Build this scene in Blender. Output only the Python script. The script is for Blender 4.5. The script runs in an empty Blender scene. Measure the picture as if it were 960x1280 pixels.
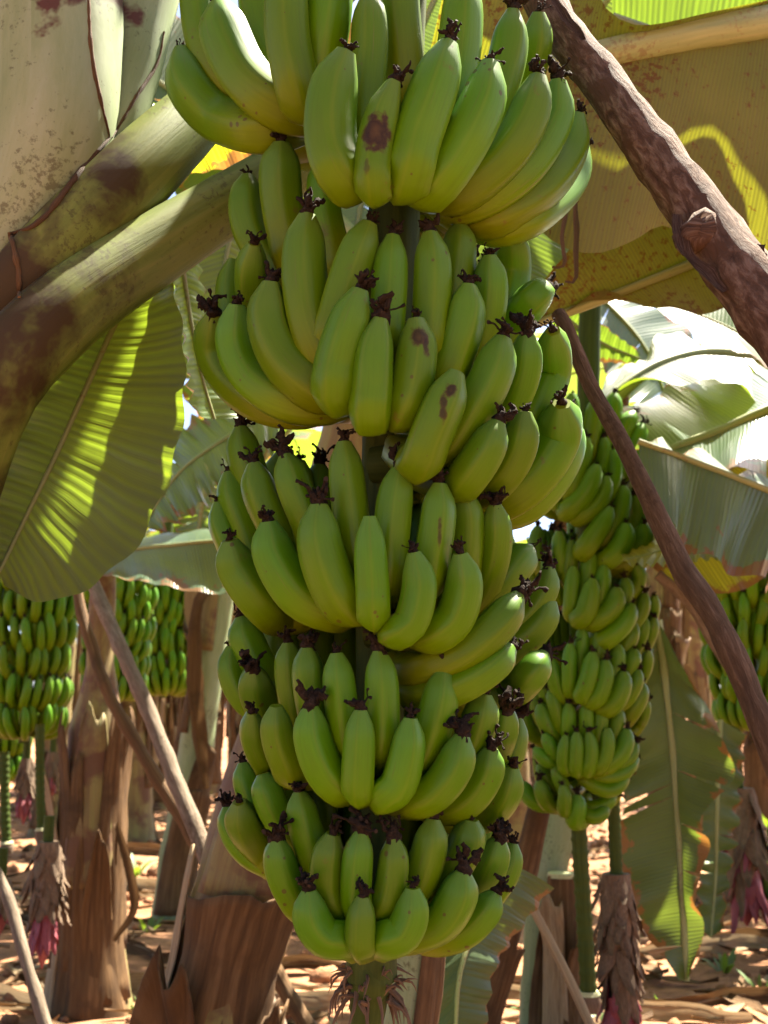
import bpy, math, random
from mathutils import Vector, Matrix, Quaternion, noise as mnoise
R = math.radians
random.seed(7)
scene = bpy.context.scene
col = scene.collection

# ---------------------------------------------------------------- camera
CAM = Vector((0.0, 0.0, 0.85)); PITCH = R(10.0); FPX = 640 / math.tan(R(25.0))
cd = bpy.data.cameras.new('camera'); cam = bpy.data.objects.new('camera', cd); col.objects.link(cam)
cd.sensor_fit = 'VERTICAL'; cd.sensor_height = 24.0; cd.lens = 12.0 / math.tan(R(25.0))
cd.clip_start = 0.02; cd.clip_end = 2000
cam.location = CAM; cam.rotation_euler = (R(90) + PITCH, 0, 0)
cd.dof.use_dof = True; cd.dof.focus_distance = 1.02; cd.dof.aperture_fstop = 7.0
scene.camera = cam

# ---------------------------------------------------------------- sky, sun, exposure
SUN_EL, SUN_AZ = R(60), R(44)            # azimuth from +Y towards +X
world = bpy.data.worlds.new('World'); scene.world = world; world.use_nodes = True
wn = world.node_tree.nodes; wl = world.node_tree.links
sky = wn.new('ShaderNodeTexSky'); sky.sky_type = 'NISHITA'; sky.sun_disc = False
sky.sun_elevation = SUN_EL; sky.sun_rotation = SUN_AZ; sky.air_density = 0.5; sky.dust_density = 1.5; sky.ozone_density = 0.4
wn['Background'].inputs['Strength'].default_value = 0.05
wl.new(sky.outputs['Color'], wn['Background'].inputs['Color'])
sd = bpy.data.lights.new('sun', 'SUN'); sd.energy = 5.0; sd.angle = R(0.53); sd.color = (1.0, 0.91, 0.75)
sun = bpy.data.objects.new('sun', sd); col.objects.link(sun)
SUNV = Vector((math.sin(SUN_AZ) * math.cos(SUN_EL), math.cos(SUN_AZ) * math.cos(SUN_EL), math.sin(SUN_EL)))
sun.rotation_euler = SUNV.to_track_quat('Z', 'Y').to_euler(); sun.location = SUNV * 30
vs = scene.view_settings
vs.view_transform = 'Standard'; vs.look = 'None'; vs.gamma = 1.0; vs.use_curve_mapping = False
vs.exposure = 3.3
scene.cycles.max_bounces = 10; scene.cycles.diffuse_bounces = 5; scene.cycles.transmission_bounces = 6
scene.cycles.sample_clamp_indirect = 6.0

# ---------------------------------------------------------------- helpers
def at(px, py, Y):
    """world point at world distance Y in front of the viewer seen at photo pixel px, py"""
    a = (px - 480) / FPX; b = (640 - py) / FPX
    d = Vector((a, math.cos(PITCH) - b * math.sin(PITCH), math.sin(PITCH) + b * math.cos(PITCH)))
    return CAM + d * (Y / d.y)

def tag(o, label=None, cat=None, group=None, kind=None):
    if label: o['label'] = label
    if cat: o['category'] = cat
    if group: o['group'] = group
    if kind: o['kind'] = kind
    return o

def empty(name, loc=(0, 0, 0), rz=0.0):
    o = bpy.data.objects.new(name, None); col.objects.link(o)
    o.location = loc; o.rotation_euler = (0, 0, rz); o.empty_display_size = 0.05
    return o

def link(name, me, parent=None, loc=None):
    o = bpy.data.objects.new(name, me); col.objects.link(o)
    if loc is not None: o.location = loc
    if parent is not None: o.parent = parent
    return o

def copy_tree(o, parent=None):
    c = o.copy(); col.objects.link(c); c.parent = parent
    for ch in list(o.children): copy_tree(ch, c)
    return c

class MB:
    """collects vertices, faces and uvs and turns them into one mesh"""
    def __init__(s, org=(0, 0, 0)): s.v = []; s.f = []; s.uv = []; s.mi = []; s.org = Vector(org)
    def grid(s, rows, uvs, wrap=False, mi=0):
        b = len(s.v); n = len(rows); m = len(rows[0])
        for r in rows: s.v.extend([tuple(Vector(p) - s.org) for p in r])
        for i in range(n - 1):
            for j in range(m if wrap else m - 1):
                k = (j + 1) % m
                s.f.append((b + i * m + j, b + i * m + k, b + (i + 1) * m + k, b + (i + 1) * m + j))
                u = uvs[i]; w = uvs[i + 1]
                k2 = j + 1
                s.uv.append((u[j], u[k2] if k2 < len(u) else u[j], w[k2] if k2 < len(w) else w[j], w[j])); s.mi.append(mi)
    def poly(s, pts, mi=0):
        b = len(s.v); s.v.extend([tuple(Vector(p) - s.org) for p in pts])
        s.f.append(tuple(range(b, b + len(pts)))); s.uv.append(tuple((0.5, 0.5) for _ in pts)); s.mi.append(mi)
    def mesh(s, name, mats, smooth=True):
        me = bpy.data.meshes.new(name); me.from_pydata(s.v, [], s.f)
        uvl = me.uv_layers.new(name='UVMap'); flat = [c for f in s.uv for p in f for c in p]
        uvl.data.foreach_set('uv', flat)
        for m in (mats if isinstance(mats, (list, tuple)) else [mats]): me.materials.append(m)
        me.polygons.foreach_set('material_index', s.mi)
        if smooth: me.polygons.foreach_set('use_smooth', [True] * len(s.f))
        me.update(); return me
    def build(s, name, mats, parent=None, smooth=True):
        return link(name, s.mesh(name, mats, smooth), parent)

def crom(pts, n):
    """n points spread evenly by arc length along a Catmull-Rom curve through pts"""
    P = [Vector(p) for p in pts]
    if len(P) == 2: return [P[0].lerp(P[1], i / (n - 1)) for i in range(n)]
    P = [P[0] * 2 - P[1]] + P + [P[-1] * 2 - P[-2]]
    out = []
    for i in range(1, len(P) - 2):
        p0, p1, p2, p3 = P[i - 1:i + 3]
        for k in range(12):
            t = k / 12
            out.append(0.5 * ((2 * p1) + (p2 - p0) * t + (2 * p0 - 5 * p1 + 4 * p2 - p3) * t * t + (3 * p1 - p0 - 3 * p2 + p3) * t ** 3))
    out.append(P[-2])
    d = [0.0]
    for a, b in zip(out, out[1:]): d.append(d[-1] + (b - a).length)
    res = []; j = 0
    for i in range(n):
        s = d[-1] * i / (n - 1)
        while j < len(d) - 2 and d[j + 1] < s: j += 1
        t = (s - d[j]) / max(d[j + 1] - d[j], 1e-9)
        res.append(out[j].lerp(out[j + 1], min(max(t, 0), 1)))
    return res

def lerp_tab(tab, s):
    for (a, x), (b, y) in zip(tab, tab[1:]):
        if s <= b:
            t = (s - a) / (b - a); t = t * t * (3 - 2 * t) if False else t
            return x + (y - x) * t
    return tab[-1][1]

def frames(pts, ref=Vector((0, -1, 0.2))):
    n = len(pts); T = []
    for i in range(n):
        T.append((pts[min(i + 1, n - 1)] - pts[max(i - 1, 0)]).normalized())
    N = ref - T[0] * ref.dot(T[0])
    if N.length < 1e-3: N = T[0].orthogonal()
    N.normalize(); out = []
    for i in range(n):
        if i:
            q = T[i - 1].rotation_difference(T[i]); N = q @ N
            N = (N - T[i] * N.dot(T[i])).normalized()
        out.append((T[i], N.copy(), T[i].cross(N).normalized()))
    return out

def tube(mb, pts, rad, seg=12, cross=None, cap=True, mi=0, ref=Vector((0, -1, 0.2)), jitter=0.0, jf=6.0):
    """loft along pts; rad a list or function of s; cross(theta, s) multiplies the radius"""
    n = len(pts); fr = frames(pts, ref); rows = []; uvs = []; L = 0.0
    for i, p in enumerate(pts):
        if i: L += (p - pts[i - 1]).length
        s = i / (n - 1); r = rad(s) if callable(rad) else rad[i]
        row = []; uv = []
        for j in range(seg):
            th = 2 * math.pi * j / seg
            k = r * (cross(th, s) if cross else 1.0)
            q = p + (fr[i][1] * math.cos(th) + fr[i][2] * math.sin(th)) * k
            if jitter: q = q + (q - p) * (mnoise.noise(q * jf) * jitter)
            row.append(q); uv.append((j / seg, L))
        uv.append((1.0, L)); rows.append(row); uvs.append(uv)
    mb.grid(rows, uvs, wrap=True, mi=mi)
    if cap:
        mb.poly(list(reversed(rows[0])), mi); mb.poly(rows[-1], mi)

# ---------------------------------------------------------------- materials
def mat(name):
    m = bpy.data.materials.new(name); m.use_nodes = True
    nt = m.node_tree; nt.nodes.clear()
    return m, nt.nodes, nt.links
def N(nodes, typ, **kw):
    n = nodes.new('ShaderNode' + typ)
    for k, v in kw.items():
        if k.startswith('_'): setattr(n, k[1:], v)
        else: n.inputs[k.replace('__', ' ')].default_value = v
    return n
def rgba(c): return (c[0], c[1], c[2], 1.0)
def ramp(nodes, stops):
    r = nodes.new('ShaderNodeValToRGB'); e = r.color_ramp.elements
    while len(e) < len(stops): e.new(0.5)
    for i, (p, c) in enumerate(stops): e[i].position = p; e[i].color = rgba(c) if len(c) == 3 else c
    return r
def mixc(nodes, links, a, b, fac, mode='MIX'):
    m = nodes.new('ShaderNodeMix'); m.data_type = 'RGBA'; m.blend_type = mode
    for sock, v in ((m.inputs['A'], a), (m.inputs['B'], b), (m.inputs['Factor'], fac)):
        if hasattr(v, 'is_output'): links.new(v, sock)
        elif isinstance(v, (int, float)): sock.default_value = v
        else: sock.default_value = rgba(v)
    return m.outputs['Result']
def mathn(nodes, links, op, a, b=0.0, clamp=False):
    m = nodes.new('ShaderNodeMath'); m.operation = op; m.use_clamp = clamp
    for s, v in zip(m.inputs, (a, b)):
        if hasattr(v, 'is_output'): links.new(v, s)
        else: s.default_value = v
    return m.outputs[0]

def skin_material(name, scars=(), dark=1.0):
    """unripe banana peel; scars: list of (local point, radius, stretch z, strength)"""
    m, n, l = mat(name)
    tc = N(n, 'TexCoord'); uv = N(n, 'UVMap'); info = N(n, 'ObjectInfo')
    sep = N(n, 'SeparateXYZ'); l.new(uv.outputs['UV'], sep.inputs[0])
    big = N(n, 'TexNoise', Scale=9.0, Detail=3.0); l.new(tc.outputs['Object'], big.inputs['Vector'])
    base = ramp(n, [(0.30, (0.042 * dark, 0.098 * dark, 0.004)), (0.70, (0.068 * dark, 0.135 * dark, 0.006))]); l.new(big.outputs['Fac'], base.inputs['Fac'])
    # stem end a little yellower, the rest painted ground bounce; grey flower end paints skylight; the ribs are paler
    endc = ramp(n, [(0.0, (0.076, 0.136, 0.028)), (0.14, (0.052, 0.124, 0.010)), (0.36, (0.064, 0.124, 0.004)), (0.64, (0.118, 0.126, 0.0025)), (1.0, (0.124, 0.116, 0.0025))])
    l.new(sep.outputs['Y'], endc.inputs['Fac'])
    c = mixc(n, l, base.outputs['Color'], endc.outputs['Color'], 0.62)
    rv = mathn(n, l, 'MULTIPLY_ADD', info.outputs['Random'], 0.30); n_ = rv.node; n_.inputs[2].default_value = 0.96
    hsv = N(n, 'HueSaturation'); l.new(c, hsv.inputs['Color']); l.new(rv, hsv.inputs['Value'])
    hh = mathn(n, l, 'MULTIPLY_ADD', info.outputs['Random'], 0.022); hh.node.inputs[2].default_value = 0.493; hsv.inputs['Saturation'].default_value = 1.04; l.new(hh, hsv.inputs['Hue'])
    c = hsv.outputs['Color']
    rib = mathn(n, l, 'MULTIPLY', sep.outputs['X'], 5.0); rib = mathn(n, l, 'FRACT', rib)
    rib = mathn(n, l, 'SUBTRACT', rib, 0.5); rib = mathn(n, l, 'ABSOLUTE', rib)
    ribf = mathn(n, l, 'SUBTRACT', 0.10, rib, True); ribf = mathn(n, l, 'MULTIPLY', ribf, 2.4, True)
    c = mixc(n, l, c, (0.115, 0.160, 0.012), ribf)
    # length-wise fibre streaks
    mp = N(n, 'Mapping'); mp.inputs['Scale'].default_value = (26, 3.0, 1); l.new(uv.outputs['UV'], mp.inputs['Vector'])
    st = N(n, 'TexNoise', Scale=2.0, Detail=4.0); l.new(mp.outputs['Vector'], st.inputs['Vector'])
    sr = ramp(n, [(0.45, (0, 0, 0)), (0.75, (1, 1, 1))]); l.new(st.outputs['Fac'], sr.inputs['Fac'])
    c = mixc(n, l, c, (0.042, 0.070, 0.004), mathn(n, l, 'MULTIPLY', sr.outputs['Color'], 0.25))
    # brown flecks and rub marks
    sp = N(n, 'TexVoronoi', Scale=70.0); l.new(tc.outputs['Object'], sp.inputs['Vector'])
    nz = N(n, 'TexNoise', Scale=14.0, Detail=2.0); l.new(tc.outputs['Object'], nz.inputs['Vector'])
    thr = mathn(n, l, 'MULTIPLY', mathn(n, l, 'SUBTRACT', nz.outputs['Fac'], 0.47, True), 0.80)
    f1 = mathn(n, l, 'GREATER_THAN', thr, sp.outputs['Distance'])
    c = mixc(n, l, c, (0.055, 0.035, 0.012), mathn(n, l, 'MULTIPLY', f1, 0.75))
    nz2 = N(n, 'TexNoise', Scale=30.0, Detail=5.0, Roughness=0.7); l.new(tc.outputs['Object'], nz2.inputs['Vector'])
    r2 = ramp(n, [(0.655, (0, 0, 0)), (0.72, (1, 1, 1))]); l.new(nz2.outputs['Fac'], r2.inputs['Fac'])
    c = mixc(n, l, c, (0.09, 0.06, 0.018), mathn(n, l, 'MULTIPLY', r2.outputs['Color'], 0.55))
    mp3 = N(n, 'Mapping'); mp3.inputs['Scale'].default_value = (60, 2.2, 1); mp3.inputs['Rotation'].default_value = (0, 0, 0.5); l.new(uv.outputs['UV'], mp3.inputs['Vector'])
    off3 = N(n, 'CombineXYZ'); l.new(mathn(n, l, 'MULTIPLY', info.outputs['Random'], 50.0), off3.inputs['Z'])
    va3 = N(n, 'VectorMath', _operation='ADD'); l.new(mp3.outputs[0], va3.inputs[0]); l.new(off3.outputs[0], va3.inputs[1])
    scn = N(n, 'TexNoise', Scale=1.6, Detail=2.0); l.new(va3.outputs[0], scn.inputs['Vector'])
    sc3 = ramp(n, [(0.70, (0, 0, 0)), (0.74, (1, 1, 1))]); l.new(scn.outputs['Fac'], sc3.inputs['Fac'])
    c = mixc(n, l, c, (0.10, 0.085, 0.03), mathn(n, l, 'MULTIPLY', sc3.outputs['Color'], 0.5))
    wob = N(n, 'TexNoise', Scale=110.0, Detail=3.0); l.new(tc.outputs['Object'], wob.inputs['Vector'])
    for (p, rad, sx, sz, stg) in scars:
        mp2 = N(n, 'Mapping', _vector_type='TEXTURE'); mp2.inputs['Location'].default_value = p
        mp2.inputs['Scale'].default_value = (rad * sx, rad * 1.6, rad * sz); l.new(tc.outputs['Object'], mp2.inputs['Vector'])
        ln = N(n, 'VectorMath', _operation='LENGTH'); l.new(mp2.outputs['Vector'], ln.inputs[0])
        dd = mathn(n, l, 'ADD', ln.outputs['Value'], mathn(n, l, 'MULTIPLY', mathn(n, l, 'SUBTRACT', wob.outputs['Fac'], 0.5), 1.3))
        rr = ramp(n, [(0.70, (1, 1, 1)), (0.98, (0, 0, 0))]); l.new(dd, rr.inputs['Fac'])
        fac = mathn(n, l, 'MULTIPLY', rr.outputs['Color'], stg)
        inn = ramp(n, [(0.0, (0.055, 0.033, 0.010)), (0.55, (0.022, 0.012, 0.004)), (0.9, (0.050, 0.030, 0.007))]); l.new(dd, inn.inputs['Fac'])
        c = mixc(n, l, c, inn.outputs['Color'], fac)
    rough = N(n, 'TexNoise', Scale=40.0, Detail=2.0); l.new(tc.outputs['Object'], rough.inputs['Vector'])
    mr = N(n, 'MapRange'); mr.inputs['To Min'].default_value = 0.30; mr.inputs['To Max'].default_value = 0.46; l.new(rough.outputs['Fac'], mr.inputs['Value'])
    b = N(n, 'Bump', Strength=0.10, Distance=0.002); l.new(st.outputs['Fac'], b.inputs['Height'])
    p = N(n, 'BsdfPrincipled'); l.new(c, p.inputs['Base Color']); l.new(mr.outputs['Result'], p.inputs['Roughness']); l.new(b.outputs['Normal'], p.inputs['Normal'])
    p.inputs['Specular IOR Level'].default_value = 0.14
    o = N(n, 'OutputMaterial'); l.new(p.outputs[0], o.inputs['Surface'])
    return m

def leaf_material(name, c1, c2, trans, tmix=0.4, rough=0.42, speckle=0.0, dry=0.0, vein=130.0, spec=0.5, rib=0.5, bump=0.45):
    """blade with parallel side veins along uv.x (metres along the midrib)"""
    m, n, l = mat(name); c1 = tuple(q * 0.66 for q in c1); c2 = tuple(q * 0.66 for q in c2); trans = tuple(q * 0.80 for q in trans)
    uv = N(n, 'UVMap'); tc = N(n, 'TexCoord')
    sep = N(n, 'SeparateXYZ'); l.new(uv.outputs['UV'], sep.inputs[0])
    wob = N(n, 'TexNoise', Scale=5.0, Detail=2.0); l.new(tc.outputs['Object'], wob.inputs['Vector'])
    x = mathn(n, l, 'ADD', mathn(n, l, 'MULTIPLY', sep.outputs['X'], vein), mathn(n, l, 'MULTIPLY', wob.outputs['Fac'], 2.0))
    cmb = N(n, 'CombineXYZ'); l.new(x, cmb.inputs['X']); l.new(mathn(n, l, 'MULTIPLY', sep.outputs['Y'], 0.35), cmb.inputs['Y'])
    vn = N(n, 'TexNoise', Scale=1.0, Detail=3.0, Roughness=0.6); l.new(cmb.outputs[0], vn.inputs['Vector'])
    sn = mathn(n, l, 'SINE', mathn(n, l, 'MULTIPLY', x, 5.2)); vf = mathn(n, l, 'ADD', mathn(n, l, 'MULTIPLY', sn, 0.17), vn.outputs['Fac'])
    vr = ramp(n, [(0.30, (0, 0, 0)), (0.70, (1, 1, 1))]); l.new(vf, vr.inputs['Fac'])
    c = mixc(n, l, c1, c2, vr.outputs['Color'])
    big = N(n, 'TexNoise', Scale=6.0, Detail=4.0); l.new(tc.outputs['Object'], big.inputs['Vector'])
    br = ramp(n, [(0.3, (0.72, 0.72, 0.72)), (0.7, (1.15, 1.15, 1.15))]); l.new(big.outputs['Fac'], br.inputs['Fac'])
    c = mixc(n, l, c, br.outputs['Color'], 1.0, 'MULTIPLY')
    t = mixc(n, l, trans, tuple(q * 0.55 for q in trans), vr.outputs['Color'])
    if speckle:
        vo = N(n, 'TexNoise', Scale=95.0, Detail=3.0, Roughness=0.65); l.new(tc.outputs['Object'], vo.inputs['Vector'])
        mk = N(n, 'TexNoise', Scale=4.5, Detail=2.0); l.new(tc.outputs['Object'], mk.inputs['Vector'])
        s = mathn(n, l, 'ADD', vo.outputs['Fac'], mathn(n, l, 'MULTIPLY', mathn(n, l, 'SUBTRACT', mk.outputs['Fac'], 0.5), 0.55))
        sr = ramp(n, [(0.565, (0, 0, 0)), (0.66, (1, 1, 1))]); l.new(s, sr.inputs['Fac'])
        f = mathn(n, l, 'MULTIPLY', sr.outputs['Color'], speckle)
        c = mixc(n, l, c, (0.10, 0.036, 0.010), f); t = mixc(n, l, t, (0.10, 0.03, 0.005), f)
    if dry:
        e = mathn(n, l, 'ABSOLUTE', sep.outputs['Y'])
        dn = N(n, 'TexNoise', Scale=11.0, Detail=5.0, Roughness=0.7); l.new(tc.outputs['Object'], dn.inputs['Vector'])
        s = mathn(n, l, 'ADD', mathn(n, l, 'MULTIPLY', e, 0.55), dn.outputs['Fac'])
        sr = ramp(n, [(1.02 - dry * 0.25, (0, 0, 0)), (1.10 - dry * 0.25, (1, 1, 1))]); l.new(s, sr.inputs['Fac'])
        c = mixc(n, l, c, (0.13, 0.07, 0.027), sr.outputs['Color']); t = mixc(n, l, t, (0.22, 0.10, 0.02), sr.outputs['Color'])
    b = N(n, 'Bump', Strength=bump, Distance=0.003); l.new(vf, b.inputs['Height'])
    p = N(n, 'BsdfPrincipled'); l.new(c, p.inputs['Base Color']); p.inputs['Roughness'].default_value = rough
    p.inputs['Specular IOR Level'].default_value = spec; l.new(b.outputs['Normal'], p.inputs['Normal'])
    tr = N(n, 'BsdfTranslucent'); l.new(t, tr.inputs['Color']); l.new(b.outputs['Normal'], tr.inputs['Normal'])
    mx = N(n, 'MixShader', Fac=tmix); l.new(p.outputs[0], mx.inputs[1]); l.new(tr.outputs[0], mx.inputs[2])
    o = N(n, 'OutputMaterial'); l.new(mx.outputs[0], o.inputs['Surface'])
    return m

def fibre_material(name, stops, patch=None, patch_lo=0.5, patch_hi=0.6, sx=9.0, sy=1.6, rough=0.75, bump=0.5, spec=0.25, patch_scale=4.0, trans=0.0, specks=None, stain=None):
    """fibrous stem, sheath or bark: streaks run along uv.y, optional large patches of another colour"""
    m, n, l = mat(name); K = 0.66
    stops = [(p_, tuple(q * K for q in c_)) for p_, c_ in stops]; patch = patch and tuple(q * K for q in patch); specks = specks and tuple(q * K for q in specks)
    uv = N(n, 'UVMap'); tc = N(n, 'TexCoord')
    mp = N(n, 'Mapping'); mp.inputs['Scale'].default_value = (sx, sy, 1); l.new(uv.outputs['UV'], mp.inputs['Vector'])
    info = N(n, 'ObjectInfo'); off = N(n, 'CombineXYZ'); l.new(mathn(n, l, 'MULTIPLY', info.outputs['Random'], 37.0), off.inputs['Z'])
    va = N(n, 'VectorMath', _operation='ADD'); l.new(mp.outputs[0], va.inputs[0]); l.new(off.outputs[0], va.inputs[1])
    st = N(n, 'TexNoise', Scale=3.0, Detail=7.0, Roughness=0.68, Distortion=0.35); l.new(va.outputs[0], st.inputs['Vector'])
    rp = ramp(n, stops); l.new(st.outputs['Fac'], rp.inputs['Fac']); c = rp.outputs['Color']
    if patch is not None:
        pn = N(n, 'TexNoise', Scale=patch_scale, Detail=5.0, Roughness=0.62, Distortion=0.4); l.new(tc.outputs['Object'], pn.inputs['Vector'])
        pf = pn.outputs['Fac']
        if stain:      # old brown staining that spreads from the stem end
            sx_ = N(n, 'SeparateXYZ'); l.new(tc.outputs['Object'], sx_.inputs[0])
            pf = mathn(n, l, 'ADD', pf, mathn(n, l, 'MULTIPLY', mathn(n, l, 'SUBTRACT', stain[0], sx_.outputs['X'], True), stain[1]))
        pr = ramp(n, [(patch_lo, (0, 0, 0)), (patch_hi, (1, 1, 1))]); l.new(pf, pr.inputs['Fac'])
        c = mixc(n, l, c, patch, pr.outputs['Color'])
    if specks is not None:
        vn = N(n, 'TexNoise', Scale=120.0, Detail=4.0, Roughness=0.7); l.new(tc.outputs['Object'], vn.inputs['Vector'])
        vm = N(n, 'TexNoise', Scale=7.0, Detail=2.0); l.new(tc.outputs['Object'], vm.inputs['Vector'])
        s = mathn(n, l, 'ADD', vn.outputs['Fac'], mathn(n, l, 'MULTIPLY', mathn(n, l, 'SUBTRACT', vm.outputs['Fac'], 0.5), 0.6))
        sr = ramp(n, [(0.60, (0, 0, 0)), (0.70, (1, 1, 1))]); l.new(s, sr.inputs['Fac'])
        c = mixc(n, l, c, specks, mathn(n, l, 'MULTIPLY', sr.outputs['Color'], 0.55))
    b = N(n, 'Bump', Strength=bump, Distance=0.006); l.new(st.outputs['Fac'], b.inputs['Height'])
    p = N(n, 'BsdfPrincipled'); l.new(c, p.inputs['Base Color']); p.inputs['Roughness'].default_value = rough
    p.inputs['Specular IOR Level'].default_value = spec; l.new(b.outputs['Normal'], p.inputs['Normal'])
    o = N(n, 'OutputMaterial')
    if trans:
        tr = N(n, 'BsdfTranslucent'); l.new(c, tr.inputs['Color'])
        mx = N(n, 'MixShader', Fac=trans); l.new(p.outputs[0], mx.inputs[1]); l.new(tr.outputs[0], mx.inputs[2]); l.new(mx.outputs[0], o.inputs['Surface'])
    else: l.new(p.outputs[0], o.inputs['Surface'])
    return m

def soil_material():
    m, n, l = mat('red_soil')
    tc = N(n, 'TexCoord')
    a = N(n, 'TexNoise', Scale=1.3, Detail=6.0, Roughness=0.6); l.new(tc.outputs['Object'], a.inputs['Vector'])
    b = N(n, 'TexNoise', Scale=22.0, Detail=6.0, Roughness=0.7); l.new(tc.outputs['Object'], b.inputs['Vector'])
    r1 = ramp(n, [(0.30, (0.17, 0.080, 0.042)), (0.55, (0.31, 0.155, 0.082)), (0.75, (0.42, 0.24, 0.145))]); l.new(a.outputs['Fac'], r1.inputs['Fac'])
    r2 = ramp(n, [(0.30, (0.45, 0.45, 0.45)), (0.62, (1.1, 1.1, 1.1))]); l.new(b.outputs['Fac'], r2.inputs['Fac'])
    c = mixc(n, l, r1.outputs['Color'], r2.outputs['Color'], 0.9, 'MULTIPLY')
    bp = N(n, 'Bump', Strength=0.8, Distance=0.03); l.new(b.outputs['Fac'], bp.inputs['Height'])
    p = N(n, 'BsdfPrincipled', Roughness=0.95); p.inputs['Specular IOR Level'].default_value = 0.1
    l.new(c, p.inputs['Base Color']); l.new(bp.outputs['Normal'], p.inputs['Normal'])
    o = N(n, 'OutputMaterial'); l.new(p.outputs[0], o.inputs['Surface'])
    return m

M = {}
M['leaf'] = leaf_material('leaf_green', (0.060, 0.120, 0.030), (0.095, 0.165, 0.050), (0.34, 0.52, 0.035), 0.40, 0.38, dry=0.12, spec=0.28)
M['leaf_d'] = leaf_material('leaf_dull', (0.060, 0.095, 0.040), (0.090, 0.130, 0.058), (0.20, 0.28, 0.03), 0.25, 0.42, dry=0.10, spec=0.25)
M['leaf_b'] = leaf_material('leaf_bluish', (0.055, 0.105, 0.060), (0.100, 0.155, 0.095), (0.30, 0.44, 0.05), 0.30, 0.30, dry=0.15, spec=0.7)
M['leaf_w'] = leaf_material('leaf_waxy', (0.075, 0.105, 0.045), (0.125, 0.155, 0.08), (0.36, 0.52, 0.03), 0.36, 0.42, vein=115)
M['leaf_o'] = leaf_material('leaf_olive_spotted', (0.145, 0.128, 0.034), (0.172, 0.150, 0.043), (0.42, 0.44, 0.02), 0.28, 0.55, speckle=0.8, vein=190, spec=0.15, bump=0.12)
M['leaf_y'] = leaf_material('leaf_yellowing', (0.16, 0.19, 0.02), (0.22, 0.23, 0.03), (0.62, 0.62, 0.02), 0.50, 0.45, dry=0.55)
M['rib'] = fibre_material('midrib', [(0.3, (0.19, 0.24, 0.08)), (0.6, (0.31, 0.34, 0.13)), (0.8, (0.38, 0.36, 0.17))], sx=5, sy=2.0, rough=0.5, bump=0.15, spec=0.4, specks=(0.18, 0.08, 0.03))
M['petiole'] = fibre_material('petiole', [(0.25, (0.09, 0.125, 0.024)), (0.52, (0.17, 0.21, 0.042)), (0.8, (0.27, 0.26, 0.075))], (0.060, 0.040, 0.016), 0.60, 0.72, 5.0, 1.0, 0.55, 0.25, 0.10, patch_scale=6.5, stain=(0.36, 1.7), specks=(0.06, 0.04, 0.02))
M['pseudo'] = fibre_material('pseudostem', [(0.22, (0.15, 0.21, 0.075)), (0.5, (0.26, 0.32, 0.17)), (0.8, (0.37, 0.42, 0.29))], (0.10, 0.045, 0.03), 0.60, 0.645, 2.2, 1.0, 0.55, 0.15, 0.12, patch_scale=6.0, specks=(0.05, 0.03, 0.015))
M['stem'] = fibre_material('stem_mixed', [(0.25, (0.10, 0.065, 0.028)), (0.48, (0.22, 0.16, 0.06)), (0.7, (0.24, 0.24, 0.07)), (0.9, (0.36, 0.32, 0.16))], (0.13, 0.065, 0.032), 0.47, 0.56, 7.0, 0.9, 0.7, 0.4, 0.3, patch_scale=5.0)
M['sheath'] = fibre_material('dry_sheath', [(0.25, (0.050, 0.026, 0.012)), (0.5, (0.140, 0.076, 0.031)), (0.72, (0.25, 0.148, 0.068)), (0.9, (0.46, 0.33, 0.19))], (0.085, 0.048, 0.022), 0.5, 0.62, 6.0, 1.6, 0.8, 0.6, 0.2, trans=0.12)
M['straw'] = fibre_material('straw', [(0.25, (0.20, 0.13, 0.07)), (0.55, (0.42, 0.31, 0.18)), (0.85, (0.60, 0.49, 0.33))], None, sx=9, sy=1.4, rough=0.85, bump=0.4, trans=0.15)
M['flower'] = fibre_material('dried_flower', [(0.3, (0.012, 0.009, 0.007)), (0.58, (0.038, 0.027, 0.019)), (0.85, (0.15, 0.11, 0.075))], None, sx=4, sy=120, rough=0.9, bump=0.8, spec=0.08)
M['stalk'] = fibre_material('bunch_stalk', [(0.25, (0.030, 0.050, 0.010)), (0.6, (0.062, 0.090, 0.017)), (0.9, (0.10, 0.12, 0.035))], None, sx=6, sy=2.0, rough=0.6, bump=0.2, spec=0.08)
M['ring'] = fibre_material('ring_scar', [(0.3, (0.18, 0.15, 0.06)), (0.7, (0.34, 0.30, 0.14))], None, sx=6, sy=2.0, rough=0.8)
M['bark'] = fibre_material('rough_bark', [(0.28, (0.040, 0.022, 0.014)), (0.48, (0.115, 0.066, 0.042)), (0.64, (0.24, 0.165, 0.12)), (0.85, (0.48, 0.40, 0.33))], (0.10, 0.055, 0.033), 0.54, 0.62, 7.0, 12.0, 0.85, 1.0, 0.08, patch_scale=18.0)
M['bark_s'] = fibre_material('smooth_bark', [(0.25, (0.055, 0.034, 0.021)), (0.55, (0.125, 0.080, 0.050)), (0.85, (0.28, 0.20, 0.145))], None, sx=5, sy=9.0, rough=0.8, bump=0.7, spec=0.06, specks=(0.05, 0.03, 0.018))
M['bark_g'] = fibre_material('grey_bark', [(0.25, (0.10, 0.072, 0.05)), (0.55, (0.22, 0.17, 0.125)), (0.85, (0.38, 0.31, 0.24))], None, sx=4, sy=7.0, rough=0.85, bump=0.6, spec=0.08, specks=(0.08, 0.05, 0.03))
M['bract'] = fibre_material('dried_bract', [(0.25, (0.065, 0.038, 0.022)), (0.55, (0.18, 0.120, 0.075)), (0.85, (0.36, 0.28, 0.19))], None, sx=5, sy=9, rough=0.85, bump=0.5)
M['bud'] = fibre_material('bud_red', [(0.25, (0.14, 0.018, 0.030)), (0.6, (0.26, 0.045, 0.060)), (0.85, (0.36, 0.12, 0.13))], None, sx=5, sy=6, rough=0.55, bump=0.2, spec=0.4)
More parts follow.
